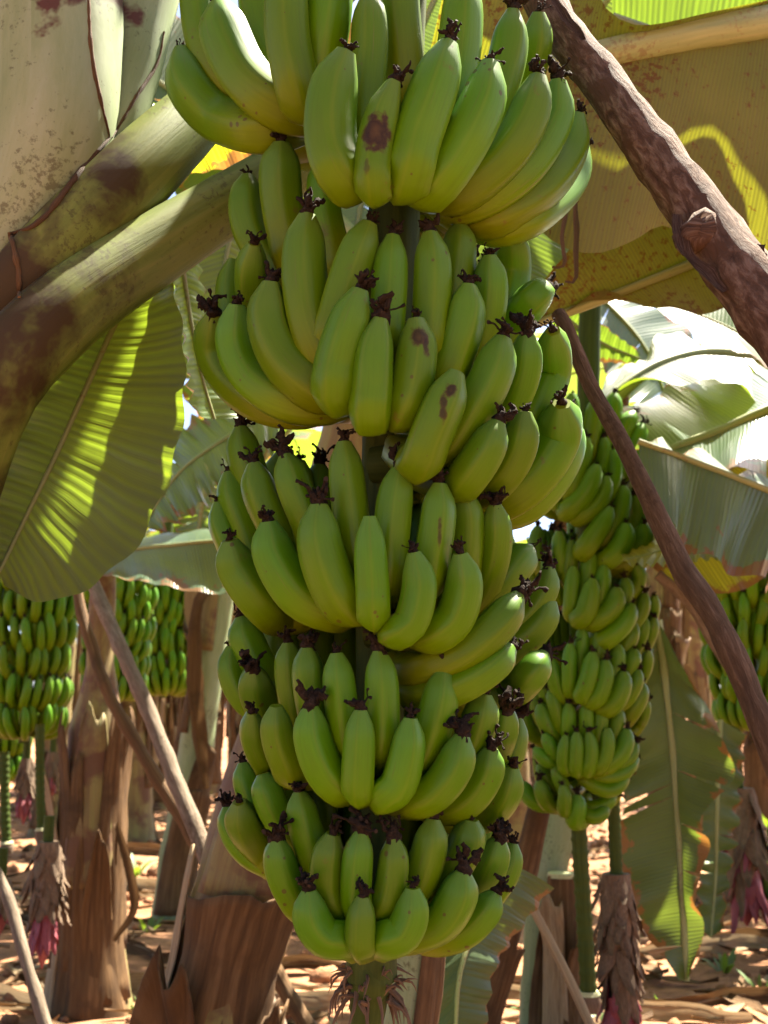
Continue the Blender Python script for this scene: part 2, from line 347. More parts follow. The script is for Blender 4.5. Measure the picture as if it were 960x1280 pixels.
M['cut'] = fibre_material('cut_end', [(0.3, (0.42, 0.44, 0.20)), (0.7, (0.62, 0.60, 0.36))], None, sx=20, sy=20, rough=0.7)
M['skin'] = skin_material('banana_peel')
M['weed'] = leaf_material('weed_green', (0.08, 0.14, 0.02), (0.12, 0.19, 0.03), (0.30, 0.45, 0.03), 0.3, 0.5)
M['soil'] = soil_material()
# ---------------------------------------------------------------- ground
def gz(x, y):
    return 0.05 * mnoise.noise(Vector((x * 0.9, y * 0.9, 3))) + 0.022 * mnoise.noise(Vector((x * 3.1, y * 3.1, 7))) + 0.010 * mnoise.noise(Vector((x * 9, y * 9, 1)))
def axis_steps(lo, hi, step, far):
    a = []; v = lo
    while v < hi: a.append(v); v += step
    out = [-far, -far / 3, -far / 10] if lo < 0 else []
    pre = [x for x in (-400, -120, -40, -18) if x < lo - 2]
    return pre + a + [hi] + [x for x in (hi + 8, hi + 30, hi + 110, hi + 390)]
XS = axis_steps(-7, 7, 0.09, 400); YS = axis_steps(-6, 14, 0.09, 400)
mb = MB(); rows = []; uvs = []
for y in YS:
    rows.append([Vector((x, y, gz(x, y) if abs(x) < 7.1 and -6.1 < y < 14.1 else 0.0)) for x in XS]); uvs.append([(x, y) for x in XS])
mb.grid(rows, uvs)
tag(mb.build('ground', M['soil']), kind='structure')
# ---------------------------------------------------------------- main bunch
YB = 1.10                                                     # world distance of the stalk
SB = (at(480, 640, YB) - CAM).length / FPX
def axis_x(y): return 500 - 38 * y / 1200.0
PENT = 5
def skin_cross(th, s):
    k = math.cos(math.pi / PENT) / math.cos(((th + math.pi / PENT) % (2 * math.pi / PENT)) - math.pi / PENT)
    return 0.44 + 0.60 * k
PROF = [(0.0, 0.37), (0.014, 0.43), (0.032, 0.57), (0.058, 0.75), (0.095, 0.89), (0.15, 0.97), (0.24, 1.0), (0.64, 1.0), (0.76, 0.96), (0.85, 0.76), (0.92, 0.52), (1.0, 0.40)]
def prof(s): return lerp_tab(PROF, s)

def flower_mesh(seed):
    """shrivelled flower left on the end of a banana, growing along +Z, about 3 cm long"""
    rnd = random.Random(seed); mb = MB()
    tube(mb, [Vector((0, 0, -0.004)), Vector((0, 0, 0.002)), Vector((0, 0, 0.006)), Vector((rnd.uniform(-.002, .002), rnd.uniform(-.002, .002), 0.011))], [0.0064, 0.0068, 0.0056, 0.0026], 10, jitter=0.9, jf=420)
    lean = rnd.uniform(0, 6.28); lk = rnd.uniform(.2, .9)
    for k in range(rnd.randint(6, 11)):
        a = rnd.uniform(0, 6.28); L = rnd.uniform(0.010, 0.027); sp = rnd.uniform(0.05, 0.6)
        d = Vector((math.cos(a) * sp, math.sin(a) * sp, 1.0)) + Vector((math.cos(lean), math.sin(lean), 0)) * lk
        d.normalize(); p = Vector((math.cos(a) * 0.003, math.sin(a) * 0.003, 0.004)); pts = [p.copy()]
        for j in range(6):
            d = (d + Vector((rnd.uniform(-.8, .8), rnd.uniform(-.8, .8), rnd.uniform(-.45, .5)))).normalized()
            p = p + d * L / 6; pts.append(p.copy())
        petal = rnd.random() < .6; w = rnd.uniform(0.0020, 0.0042) if petal else rnd.uniform(.0007, .0012); ph = rnd.uniform(0, 6.28)
        tube(mb, crom(pts, 11), lambda s, w=w, petal=petal: w * ((0.45 + .75 * math.sin(min(1, s * 1.15) * 2.9)) if petal else (1.0 if s < .85 else 1.9)), 7,
             cross=(lambda th, s, q=ph: 0.28 + 0.72 * abs(math.cos(th + q + s * 2.5))) if petal else None, jitter=0.9 if petal else .3, jf=520)
    return mb.mesh('dried_flower', M['flower'])
FLOWERS = [flower_mesh(100 + i) for i in range(14)]

bunch = empty('banana_bunch', at(axis_x(1200), 1200, YB))
tag(bunch, 'large green banana bunch in the foreground filling the middle of the picture', 'banana bunch')
ORG = bunch.location.copy()

def stalkpt(y, Y=YB): return at(axis_x(y), y, Y)
mb = MB(ORG)
pts = crom([at(330, -900, 1.42), at(440, -760, 1.30), at(500, -450, 1.15), stalkpt(-200), stalkpt(100), stalkpt(400), stalkpt(700), stalkpt(1000), stalkpt(1190), at(462, 1225, YB)], 60)
tube(mb, pts, lambda s: 0.034 - 0.010 * s, 16, cross=lambda th, s: 1 + 0.05 * math.sin(th * 5 + s * 4), jitter=0.15, jf=14)
mb.build('stalk', M['stalk'], bunch)
# ragged end of the stalk under the lowest hand
mb = MB(ORG)
tube(mb, crom([at(461, 1180, YB), at(462, 1225, YB), at(460, 1260, YB), at(452, 1330, YB)], 12), [0.021, 0.022, 0.023, 0.024, 0.021, 0.017, 0.017, 0.016, 0.016, 0.015, 0.015, 0.015], 14, jitter=0.35, jf=50)
mb.build('stalk_end', M['stalk'], bunch)
mb = MB(ORG); rr = random.Random(5)
for k in range(70):
    a = rr.uniform(0, 6.28); y0 = rr.uniform(1205, 1250); c = at(462, y0, YB)
    d = Vector((math.cos(a), math.sin(a), 0)); p = c + d * 0.019; q = p + d * rr.uniform(.006, .028) + Vector((0, 0, rr.uniform(-.05, .008)))
    tube(mb, crom([p, p.lerp(q, .5) + Vector((rr.uniform(-.008, .008), rr.uniform(-.008, .008), .006)), q], 6), lambda s: 0.0022 * (1.1 - s), 5, jitter=0.5, jf=300)
mb.build('withered_bracts', M['bract'], bunch)['kind'] = 'stuff'

# every banana seen: hand, centre line from flower end (photo pixels), width, envelope factor
HAND = {'1l': (255, 1), '1': (250, 1), '2l': (225, 1), '2': (215, 1), '2r': (228, 1), '3l': (210, 1), '3': (215, 1), '4l': (192, 1), '4': (192, 1), '5': (182, 1)}
B = [
 ('1l', [(226, 62), (237, 108), (276, 150), (330, 165), (380, 152)], 54, 1.0),
 ('1l', [(274, 4), (283, 48), (306, 96), (345, 132), (382, 140)], 60, .93),
 ('1l', [(360, -40), (360, 40), (372, 105), (384, 130)], 54, .92),
 ('1l', [(250, -70), (249, 10), (262, 70), (292, 110)], 44, .72),
 ('1l', [(318, -80), (322, 10), (340, 70), (360, 100)], 46, .70),
 ('1l', [(412, -70), (410, 10), (402, 70), (400, 110)], 54, .75),
 ('1', [(433, 64), (416, 115), (413, 180), (432, 226)], 62, 1.02),
 ('1', [(493, 102), (478, 145), (468, 195), (468, 236)], 46, 1.04),
 ('1', [(463, -10), (463, 60), (458, 130), (458, 175)], 46, .80),
 ('1', [(496, -70), (500, 20), (506, 90), (508, 125)], 52, .62),
 ('1', [(561, 54), (541, 118), (519, 180), (508, 224)], 62, 1.03),
 ('1', [(580, -30), (574, 50), (562, 125), (548, 180)], 52, .82),
 ('1', [(613, 78), (602, 130), (574, 188), (538, 236)], 58, 1.03),
 ('1', [(641, 14), (634, 70), (616, 130), (596, 175)], 46, .80),
 ('1', [(673, 15), (669, 60), (655, 110), (635, 150)], 38, .74),
 ('1', [(673, 95), (660, 150), (625, 203), (570, 243)], 54, 1.02),
 ('1', [(698, 100), (693, 150), (662, 205), (618, 242), (575, 257)], 48, .98),
 ('1', [(723, 143), (712, 190), (676, 237), (622, 270), (585, 272)], 48, .97),
 ('1', [(729, 180), (712, 232), (668, 272), (625, 286), (595, 283)], 40, .92),
 ('2l', [(267, 392), (266, 432), (286, 474), (330, 508), (390, 514)], 46, 1.0),
 ('2l', [(296, 380), (295, 430), (314, 473), (356, 502), (402, 508)], 52, .97),
 ('2l', [(339, 352), (336, 400), (354, 448), (388, 482), (412, 488)], 58, .97),
 ('2l', [(291, 325), (287, 365), (292, 405), (310, 440)], 36, .84),
 ('2l', [(318, 304), (314, 345), (320, 395), (335, 430)], 44, .86),
 ('2l', [(384, 268), (380, 328), (386, 390), (402, 440), (418, 458)], 56, .90),
 ('2l', [(310, 220), (308, 268), (322, 310), (350, 345)], 46, .74),
 ('2l', [(352, 178), (351, 230), (359, 288), (378, 335)], 52, .72),
 ('2l', [(403, 205), (405, 262), (416, 315), (425, 340)], 42, .50),
 ('2l', [(462, 278), (442, 330), (424, 390), (418, 428)], 52, .88),
 ('2l', [(451, 362), (436, 410), (423, 456), (421, 492)], 60, 1.03),
 ('2l', [(476, 398), (468, 440), (465, 488), (463, 520)], 54, 1.04),
 ('2', [(491, 294), (488, 340), (485, 390), (482, 430)], 44, .90),
 ('2', [(537, 290), (540, 332), (538, 390), (530, 440)], 48, .90),
 ('2', [(520, 398), (521, 440), (513, 488), (503, 516)], 54, 1.03),
 ('2', [(586, 356), (580, 400), (568, 440), (552, 476)], 54, .94),
 ('2', [(575, 280), (573, 320), (567, 370), (560, 400)], 46, .70),
 ('2', [(612, 319), (613, 365), (605, 410), (588, 450)], 46, .86),
 ('2', [(640, 285), (641, 335), (634, 380), (620, 410)], 46, .72),
 ('2', [(683, 360), (664, 376), (643, 402), (625, 435)], 46, .92),
 ('2r', [(571, 465), (554, 505), (536, 548), (524, 578)], 57, 1.06),
 ('2r', [(629, 422), (614, 470), (588, 520), (560, 562)], 56, 1.0),
 ('2r', [(659, 417), (656, 460), (641, 500), (615, 535)], 48, .93),
 ('2r', [(691, 413), (691, 460), (677, 500), (650, 540)], 50, .93),
 ('2r', [(623, 527), (609, 560), (590, 589), (572, 605)], 52, 1.05),
 ('2r', [(656, 514), (649, 558), (629, 594), (602, 612)], 50, 1.02),
 ('2r', [(702, 504), (699, 545), (676, 588), (642, 618), (600, 630)], 60, 1.0),
 ('2r', [(712, 520), (710, 560), (690, 600), (655, 634), (610, 642)], 44, .92),
 ('3l', [(287, 675), (296, 710), (326, 752), (356, 768)], 56, .98),
 ('3l', [(335, 652), (342, 695), (372, 743), (410, 762)], 58, .99),
 ('3l', [(399, 630), (401, 680), (416, 728), (434, 756)], 60, 1.03),
 ('3l', [(286, 590), (292, 620), (308, 662), (326, 700)], 42, .90),
 ('3l', [(317, 579), (327, 620), (350, 668), (376, 712)], 46, .88),
 ('3l', [(357, 569), (368, 610), (386, 655), (400, 695)], 48, .85),
 ('3l', [(430, 552), (433, 600), (440, 660), (447, 712)], 48, .86),
 ('3l', [(301, 534), (305, 562), (316, 600), (335, 640)], 46, .66),
 ('3l', [(272, 628), (276, 655), (292, 690), (310, 720)], 34, .90),
 ('3', [(462, 645), (463, 690), (466, 738), (467, 768)], 43, 1.05),
 ('3', [(501, 582), (493, 630), (488, 690), (485, 730)], 47, .88),
 ('3', [(517, 690), (524, 732), (514, 776), (496, 790)], 47, 1.03),
 ('3', [(549, 604), (546, 650), (538, 698), (530, 730)], 49, .93),
 ('3', [(580, 615), (584, 652), (580, 700), (572, 730)], 44, .84),
 ('3', [(575, 691), (580, 730), (568, 772), (542, 792)], 51, 1.03),
 ('3', [(619, 630), (620, 670), (612, 712), (594, 750)], 44, .92),
 ('3', [(649, 744), (622, 779), (577, 818), (528, 838)], 50, 1.04),
 ('3', [(662, 686), (640, 712), (610, 750), (580, 775)], 48, .90),
 ('3', [(686, 709), (681, 735), (662, 765), (630, 790)], 38, .88),
 ('3', [(688, 749), (673, 778), (644, 804), (600, 826)], 48, .96),
 ('3', [(639, 809), (611, 835), (572, 858), (530, 868)], 48, .98),
 ('3', [(681, 818), (661, 845), (636, 866), (600, 880)], 44, .98),
 ('4l', [(289, 808), (289, 838), (301, 868), (325, 890)], 34, .93),
 ('4l', [(302, 771), (309, 800), (324, 832), (345, 860)], 46, .80),
 ('4l', [(317, 836), (320, 862), (332, 892), (350, 915)], 46, .86),
 ('4l', [(315, 890), (316, 920), (328, 948), (350, 970)], 36, .97),
 ('4l', [(345, 882), (347, 915), (358, 948), (374, 968)], 44, 1.0),
 ('4l', [(388, 882), (389, 920), (404, 962), (424, 982)], 50, 1.04),
 ('4l', [(360, 803), (362, 845), (370, 890), (380, 910)], 36, .74),
 ('4l', [(384, 809), (386, 850), (392, 890), (400, 920)], 42, .86),
 ('4l', [(421, 816), (425, 860), (431, 910), (436, 935)], 43, .92),
 ('4l', [(451, 887), (450, 930), (448, 975), (449, 988)], 43, 1.05),
 ('4', [(474, 813), (477, 860), (477, 910), (476, 935)], 45, .92),
 ('4', [(513, 897), (508, 940), (497, 980), (482, 994)], 47, 1.05),
 ('4', [(555, 837), (548, 880), (536, 922), (524, 950)], 48, .92),
 ('4', [(578, 919), (568, 955), (546, 986), (520, 1000)], 49, 1.04),
 ('4', [(606, 867), (598, 902), (584, 938), (562, 965)], 48, .93),
 ('4', [(614, 935), (608, 965), (587, 996), (556, 1008)], 46, 1.0),
 ('4', [(634, 884), (629, 914), (614, 945), (590, 975)], 42, .92),
 ('4', [(641, 958), (632, 988), (612, 1014), (585, 1026)], 43, .97),
 ('4', [(647, 897), (642, 930), (630, 960), (605, 990)], 34, .90),
 ('5', [(299, 1002), (305, 1030), (325, 1063), (350, 1082)], 44, .99),
 ('5', [(284, 1008), (287, 1032), (302, 1060), (330, 1080)], 32, .93),
 ('5', [(329, 967), (337, 995), (352, 1025), (372, 1048)], 42, .86),
 ('5', [(304, 953), (308, 978), (318, 1002), (340, 1030)], 34, .84),
 ('5', [(374, 989), (378, 1020), (388, 1055), (400, 1082)], 42, .84),
 ('5', [(346, 1049), (349, 1080), (362, 1113), (382, 1134)], 42, 1.0),
 ('5', [(416, 1042), (409, 1075), (409, 1112), (418, 1136)], 44, .92),
 ('5', [(386, 1112), (389, 1145), (406, 1170), (432, 1174)], 47, 1.06),
 ('5', [(452, 1039), (448, 1075), (446, 1115), (448, 1135)], 40, .94),
 ('5', [(454, 1120), (452, 1148), (451, 1174), (452, 1180)], 39, 1.06),
 ('5', [(492, 1047), (493, 1080), (487, 1118), (480, 1136)], 41, .94),
 ('5', [(516, 1109), (515, 1140), (503, 1166), (482, 1174)], 46, 1.06),
 ('5', [(542, 1023), (536, 1060), (526, 1094), (515, 1115)], 44, .90),
 ('5', [(579, 1089), (571, 1120), (551, 1152), (522, 1166)], 50, 1.03),
 ('5', [(589, 1024), (583, 1055), (567, 1085), (545, 1112)], 47, .90),
 ('5', [(620, 1116), (606, 1140), (581, 1163), (545, 1172)], 42, 1.0),
 ('5', [(624, 1048), (616, 1075), (600, 1103), (575, 1125)], 46, .95),
 ('5', [(641, 1054), (636, 1080), (622, 1106), (595, 1130)], 34, .90),
]
CROWN_Y = {'1l': 140, '1': 235, '2l': 480, '2': 470, '2r': 590, '3l': 735, '3': 790, '4l': 945, '4': 975, '5': 1140}
SCARS = {7: [((470, 172), 0.0130, .95, 1.25, 1.0), ((458, 215), 0.006, .5, 1.6, .6)], 33: [((523, 424), 0.0085, 1.0, 1.1, .95), ((532, 440), 0.006, .6, 1.6, .9)],
         39: [((562, 490), 0.0065, .8, 1.5, .95), ((553, 512), 0.0085, .45, 1.7, .9)], 59: [((549, 670), 0.0045, .5, 3.4, .8)], 10: [((509, 148), 0.007, .7, 1.5, .9)]}
hands = {}
HLAB = {'1l': 'topmost left hand', '1': 'topmost right hand', '2l': 'second left hand', '2': 'second middle hand', '2r': 'second right hand', '3l': 'third left hand', '3': 'third right hand', '4l': 'fourth left hand', '4': 'fourth right hand', '5': 'lowest hand'}
for h, y in CROWN_Y.items():
    mb = MB(ORG); c = stalkpt(y); rows = []; uvs = []
    a0, a1 = {'l': (-2.2, 0.35)}.get(h[-1], (-0.35, 2.2)) if h != '5' else (-2.2, 2.2)
    pts = []
    for i in range(13):
        a = a0 + (a1 - a0) * i / 12; pts.append(c + Vector((math.sin(a), -math.cos(a), 0)) * 0.037)
    tube(mb, pts, lambda s: 0.019 + 0.006 * math.sin(s * math.pi), 10, jitter=0.25, jf=40)
    hands[h] = mb.build('hand', M['stalk'], bunch)

def banana_object(parent, pts3, width, k, material, org, flower=True, n=30, seg=20, fs=1.0):
    mb = MB(org)
    c = crom(pts3, n); fr0 = Vector((math.sin(k * 2.4), -1, math.cos(k * 1.7)))
    r0 = width / 2
    tube(mb, c, lambda s: r0 * prof(s) * (1 + 0.02 * math.sin(s * 9 + k)), seg, cross=skin_cross, ref=fr0)
    # uv.y runs 0 (flower end) to 1 (stem end)
    L = sum((b - a).length for a, b in zip(c, c[1:]))
    mb.uv = [tuple((u, v / L) for u, v in f) for f in mb.uv]
    o = mb.build('banana', material, parent)
    if flower and k % 17 != 5:
        d = (c[0] - c[2]).normalized()
        f = link('dried_flower', FLOWERS[k % len(FLOWERS)], parent, c[0] - org)
        q = Vector((0, 0, 1)).rotation_difference(d) @ Quaternion((0, 0, 1), k * 1.9)
        f.rotation_mode = 'QUATERNION'; f.rotation_quaternion = q; s = (0.42 + 0.62 * ((k * 37) % 11) / 10) * fs
        f.scale = (s, s, s * 1.05)
    return o

def fill_bunch(entries, hands, HR, crown_y, ax_x, Y, org, scars={}, seg=20, n=30, fs=1.0, k0=0, wk=0.99, rb=0.042):
    """bananas of a bunch: each lies on the rounded envelope of its hand and bends in to the stalk"""
    S = (at(480, 640, Y) - CAM).length / FPX
    def env_pt(x, y, r):
        dx = x - ax_x(y); return at(x, y, Y - math.sqrt(max(r * r - dx * dx, 0.0)) * S)
    for k, (h, pl, w, rf) in enumerate(entries):
        Rr = HR[h] * rf; tx, ty = pl[0]
        side = min(abs(tx - ax_x(ty)) / HR[h], 1.0) ** 2
        rend = Rr * (0.93 * (1 - side) + 0.46 * side)
        p3 = []; m_ = len(pl)
        for i, (x, y) in enumerate(pl):
            t = i / (m_ - 1); r = Rr * (1 - 0.02 * math.sin(t * math.pi)) * (1 - t ** 2) + rend * t ** 2
            p3.append(env_pt(x, y, r))
        lx, ly = pl[-1]; dx = lx - ax_x(ly); ph = math.atan2(dx, math.sqrt(max(rend ** 2 - dx ** 2, 0)) + 1)
        inner = 1 if rf < 0.95 else 0
        by = 0.55 * (ly - 2 + 10 * inner) + 0.45 * crown_y[h] if inner else ly - 14
        by = min(by, ly + 25)
        c = at(ax_x(by), by, Y); base = c + Vector((math.sin(ph * .75), -math.cos(ph * .75), 0)) * rb
        last = p3[-1]
        if (last - base).length > 0.07: p3.append(last.lerp(base, 0.5) + Vector((0, 0, -0.004)))
        p3.append(base)
        d = (p3[1] - CAM).length / FPX
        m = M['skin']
        if k in scars:
            sc = []
            for (pp, rad, sx, sz, sg) in scars[k]:
                t = env_pt(pp[0], pp[1], Rr); t = t - Vector((0, w * d / 2, 0)); sc.append((tuple(t - org), rad * 1.35, sx, sz, sg))
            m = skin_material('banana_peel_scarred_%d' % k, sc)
        banana_object(hands[h], p3, w * d * wk, k + k0, m, org, True, n, seg, fs)
    # the far side of every hand, turned away from the viewer
    kk = 300 + k0
    for h, R0 in HR.items():
        y = crown_y[h]; rs = random.Random(y)
        for row in (0, 1):
            nn = 5
            for i in range(nn):
                if h == '5': a = 2.15 + (2 * math.pi - 4.3) * (i + .5 * row) / (nn - 0.5)
                elif h[-1] == 'l': a = math.pi + (i + .5 * row) / nn * 1.2
                else: a = math.pi - (i + .5 * row) / nn * 1.2
                ra = R0 * S * (0.90 if row == 0 else 0.72); c = at(ax_x(y), y, Y)
                d = Vector((math.sin(a), -math.cos(a), 0)); up = Vector((0, 0, 1)); e = rs.uniform(-.006, .006)
                dz = 0.01 if row == 0 else 0.040
                p3 = [c + d * ra + up * (0.115 + dz + e), c + d * ra * 1.02 + up * (0.06 + dz), c + d * ra * .9 + up * (0.01 + dz), c + d * ra * .6 + up * (-.008 + dz), c + d * 0.04 + up * dz * .3]
                banana_object(hands[h], p3, 0.043, kk, M['skin'], org, True, 16, 12, fs); kk += 1
fill_bunch(B, hands, {h: v[0] for h, v in HAND.items()}, CROWN_Y, axis_x, YB, ORG, SCARS)
# ---------------------------------------------------------------- leaves and stems
def blade(mb, mid, eL, eR, nu=40, nv=7, bulge=0.0, wave=0.006, freq=9.0, tears=0, seed=0, tear_gap=0.012):
    """two half blades between a midrib and its two edges (lists of world points along the leaf)"""
    rnd = random.Random(seed); m = crom(mid, nu); L = sum((b - a).length for a, b in zip(m, m[1:]))
    for sgn, e in ((-1, eL), (1, eR)):
        if e is None: continue
        ed = crom(e, nu)
        cuts = sorted(set([0, nu - 1] + [rnd.randint(2, nu - 3) for _ in range(tears)]))
        for a, b in zip(cuts, cuts[1:]):
            if b - a < 1: continue
            rows = []; uvs = []; dz = rnd.uniform(-1, 1) * tear_gap if tears else 0.0
            for i in range(a, b + 1):
                u = i / (nu - 1); t = (m[min(i + 1, nu - 1)] - m[max(i - 1, 0)]).normalized()
                w = ed[i] - m[i]; nrm = t.cross(w)
                nrm = nrm.normalized() if nrm.length > 1e-6 else Vector((0, 0, 1))
                row = []; uv = []
                pinch = (0.5 if tears and (i in (a, b)) and i not in (0, nu - 1) else 0.0) * tear_gap
                for j in range(nv + 1):
                    v = j / nv
                    p = m[i] + w * v + nrm * (bulge * math.sin(v * math.pi) * w.length + wave * v * math.sin(u * freq * 6.28 + sgn * 1.3 + 2.0 * mnoise.noise(Vector((u * 5, seed, sgn)))) + dz * v)
                    if pinch: p = p + t * (pinch * v * (1 if i == a else -1))
                    row.append(p); uv.append((u * L, v * sgn))
                rows.append(row); uvs.append(uv)
            mb.grid(rows, uvs)

def px_line(pl, Y=None, off=None):
    o = off or Vector((0, 0, 0)); return [at(p[0], p[1], p[2] if len(p) > 2 else Y) + o for p in pl]

def leaf_px(plant, name, mid, eL, eR, material, Y=None, rib=None, rib_mat='rib', off=None, **kw):
    """leaf of a plant from points seen in the photograph, each with its own distance"""
    o = plant.location; mb = MB(o); m = px_line(mid, Y, off)
    blade(mb, m, px_line(eL, Y, off) if eL else None, px_line(eR, Y, off) if eR else None, **kw)
    lo = mb.build(name, M[material], plant)
    if rib:
        mr = MB(o); r0, r1 = rib
        tube(mr, crom(m, 30), lambda s: r0 + (r1 - r0) * s, 10, ref=Vector((0, 0, 1)), cross=lambda th, s: 0.55 if abs(th - math.pi) > 2.4 else 1.0)
        mr.build('midrib', M[rib_mat], lo)
    return lo

def gen_leaf(plant, base, az, el, L, W, droop, seed, material='leaf', pet=0.22, rib_r=0.016, fold=0.35, tears=9, name='leaf', rib_mat='rib', nu=34, nv=4):
    """arching leaf grown from a point of the crown"""
    rnd = random.Random(seed); o = plant.location; p = Vector(base); pts = [p.copy()]; n = 16
    e = el; a = az
    for i in range(n):
        d = Vector((math.cos(e) * math.sin(a), math.cos(e) * math.cos(a), math.sin(e)))
        p = p + d * (L / n); pts.append(p.copy()); e -= droop * (0.4 + 1.2 * i / n) / n; a += rnd.uniform(-.02, .02)
    k = int(len(pts) * pet); mid = pts[k:]; eL = []; eR = []
    m = len(mid)
    for i, q in enumerate(mid):
        u = i / (m - 1); w = W * 0.5 * min(1.0, math.sin(math.pi * min(1, 0.10 + u * 0.93)) ** 0.55 * 1.02) * (1.0 if u < .97 else 0.5)
        t = (mid[min(i + 1, m - 1)] - mid[max(i - 1, 0)]).normalized()
        s = t.cross(Vector((0, 0, 1))); s = s.normalized() if s.length > .05 else Vector((math.cos(az), -math.sin(az), 0))
        up = s.cross(t).normalized(); f = fold * (1.0 - 1.6 * u) - 0.25
        for sg, lst in ((-1, eL), (1, eR)):
            lst.append(q + (s * sg * math.cos(f) + up * math.sin(f)) * w + t * w * 0.35)
    mb = MB(o); blade(mb, mid, eL, eR, nu=nu, nv=nv, wave=0.012, freq=6 + rnd.random() * 4, tears=tears, seed=seed, tear_gap=0.03, bulge=rnd.uniform(-.08, .02))
    lo = mb.build(name, M[material], plant)
    mr = MB(o)
    tube(mr, crom(pts, 20), lambda s: rib_r * (1.0 - 0.85 * s), 8, ref=Vector((0, 0, 1)))
    mr.build('midrib', M[rib_mat], lo)
    return lo

def sheath(plant, axis, rad, ph0, dph, s0, s1, peel=0.02, seed=0, material='sheath', name='sheath', ragged=0.05, nu=16, nv=12, taper=0.35, off=0.006):
    """half-round strip of old leaf base hugging the stem between s0 and s1 (0 = foot), its top end peeling away"""
    rnd = random.Random(seed); o = plant.location; mb = MB(o); fr = frames(axis, Vector((0, -1, 0))); n = len(axis)
    rows = []; uvs = []
    for i in range(nu + 1):
        t = i / nu; row = []; uv = []
        for j in range(nv + 1):
            v = j / nv
            top = s1 + ragged * (0.8 * mnoise.noise(Vector((v * 2.5, seed * 1.7, 0))) + 0.14 * mnoise.noise(Vector((v * 7, seed * 1.7, 5))) - 1.6 * (v - 0.5) ** 2)
            s = s0 + (top - s0) * t; f = s * (n - 1); k = min(int(max(f, 0)), n - 2); q = axis[k].lerp(axis[k + 1], f - k)
            r = rad(min(max(s, 0), 1)) + off + peel * max(0, t - 0.55) ** 2 * 5 + 0.006 * mnoise.noise(Vector((v * 4, t * 6, seed)))
            wd = dph * (1 - taper * t ** 1.5); ph = ph0 + (v - 0.5) * wd
            N_, B_ = fr[k][1], fr[k][2]
            row.append(q + (N_ * math.cos(ph) + B_ * math.sin(ph)) * r); uv.append((v * dph * 0.35, s * 1.5))
        rows.append(row); uvs.append(uv)
    mb.grid(rows, uvs)
    ob = mb.build(name, M[material], plant)
    md = ob.modifiers.new('thick', 'SOLIDIFY'); md.thickness = 0.0035; md.offset = 0
    return ob

def hanging_strip(plant, pts, w, seed, material='sheath', name='dry_leaf', curl=0.6, nu=16, nv=5, rib=True):
    """withered leaf hanging down, crumpled round its midrib"""
    rnd = random.Random(seed); o = plant.location; mb = MB(o); c = crom(pts, nu + 1); fr = frames(c, Vector((rnd.uniform(-.3, .3), -1, 0))); rows = []; uvs = []
    L = 0
    for i, p in enumerate(c):
        if i: L += (p - c[i - 1]).length
        u = i / nu; ww = w * (0.35 + 0.75 * math.sin(math.pi * (0.12 + 0.80 * u))) * (1 + 0.25 * mnoise.noise(Vector((u * 6, seed, 0))))
        row = []; uv = []
        for j in range(nv + 1):
            v = j / nv - 0.5
            a = v * 2 * curl + 0.8 * mnoise.noise(Vector((u * 3, seed, 4)))
            q = p + fr[i][2] * (math.sin(a) / max(curl, .2) * ww * 0.5) + fr[i][1] * ((1 - math.cos(a)) * ww * 0.5 + 0.18 * ww * mnoise.noise(Vector((u * 7, v * 4, seed))))
            row.append(q); uv.append((v + .5, L))
        rows.append(row); uvs.append(uv)
    mb.grid(rows, uvs)
    return mb.build(name, M[material], plant)

def stem_tube(plant, axis, rad, material='stem', name='pseudostem', seg=20, jit=0.12):
    mb = MB(plant.location)
    tube(mb, axis, rad, seg, jitter=jit, jf=9, ref=Vector((0, -1, 0)), cross=lambda th, s: 1 + 0.03 * math.sin(th * 3 + s * 5))
    return mb.build(name, M[material], plant)

# ---------------------------------------------------------------- the plant on the left that leans into the picture
LP = empty('banana_plant', at(-230, 1700, 1.30)); LP.location.z = 0.0
tag(LP, 'pale leaning banana stem at upper left, its thick leaf stalks crossing behind the big bunch', 'banana plant')
foot = Vector(LP.location)
ax = crom([foot + Vector((0, 0, -.05)), foot.lerp(at(-130, 620, 1.26), .55), at(-120, 620, 1.26), at(-25, 330, 1.25), at(55, 130, 1.24), at(85, -40, 1.24), at(100, -300, 1.25), at(130, -560, 1.30)], 46)
stem_tube(LP, ax, lambda s: 0.095 - 0.040 * s, 'stem')
def wrap(pl, rads, material, name, seg=20, jit=0.05, cross=None, ref=Vector((0, -1, 0))):
    """leaf base lofted through photo points with px radii"""
    pts = px_line(pl); n = 36; c = crom(pts, n); d = [(p - CAM).length / FPX for p in c]
    def rad(s):
        f = s * (len(rads) - 1); k = min(int(f), len(rads) - 2); return rads[k] + (rads[k + 1] - rads[k]) * (f - k)
    mb = MB(LP.location)
    tube(mb, c, [rad(i / (n - 1)) * d[i] for i in range(n)], seg, cross=cross, jitter=jit, jf=8, ref=ref)
    return mb.build(name, M[material], LP)
wrap([(80, -320, 1.20), (70, -120, 1.18), (66, 40, 1.17), (62, 150, 1.165), (38, 235, 1.17), (0, 320, 1.18), (-70, 430, 1.20)], [70, 64, 68, 76, 74, 60, 50], 'pseudo', 'sheath')
wrap([(200, -320, 1.28), (185, -120, 1.26), (168, 20, 1.24), (155, 100, 1.225), (135, 170, 1.21), (95, 250, 1.20), (30, 350, 1.20)], [50, 47, 48, 46, 36, 36, 30], 'pseudo', 'sheath')
trough = lambda th, s: (0.42 + 0.55 * (abs(math.atan2(math.sin(th), math.cos(th))) / 1.15) ** 2) if abs(math.atan2(math.sin(th), math.cos(th))) < 1.15 else 1.0
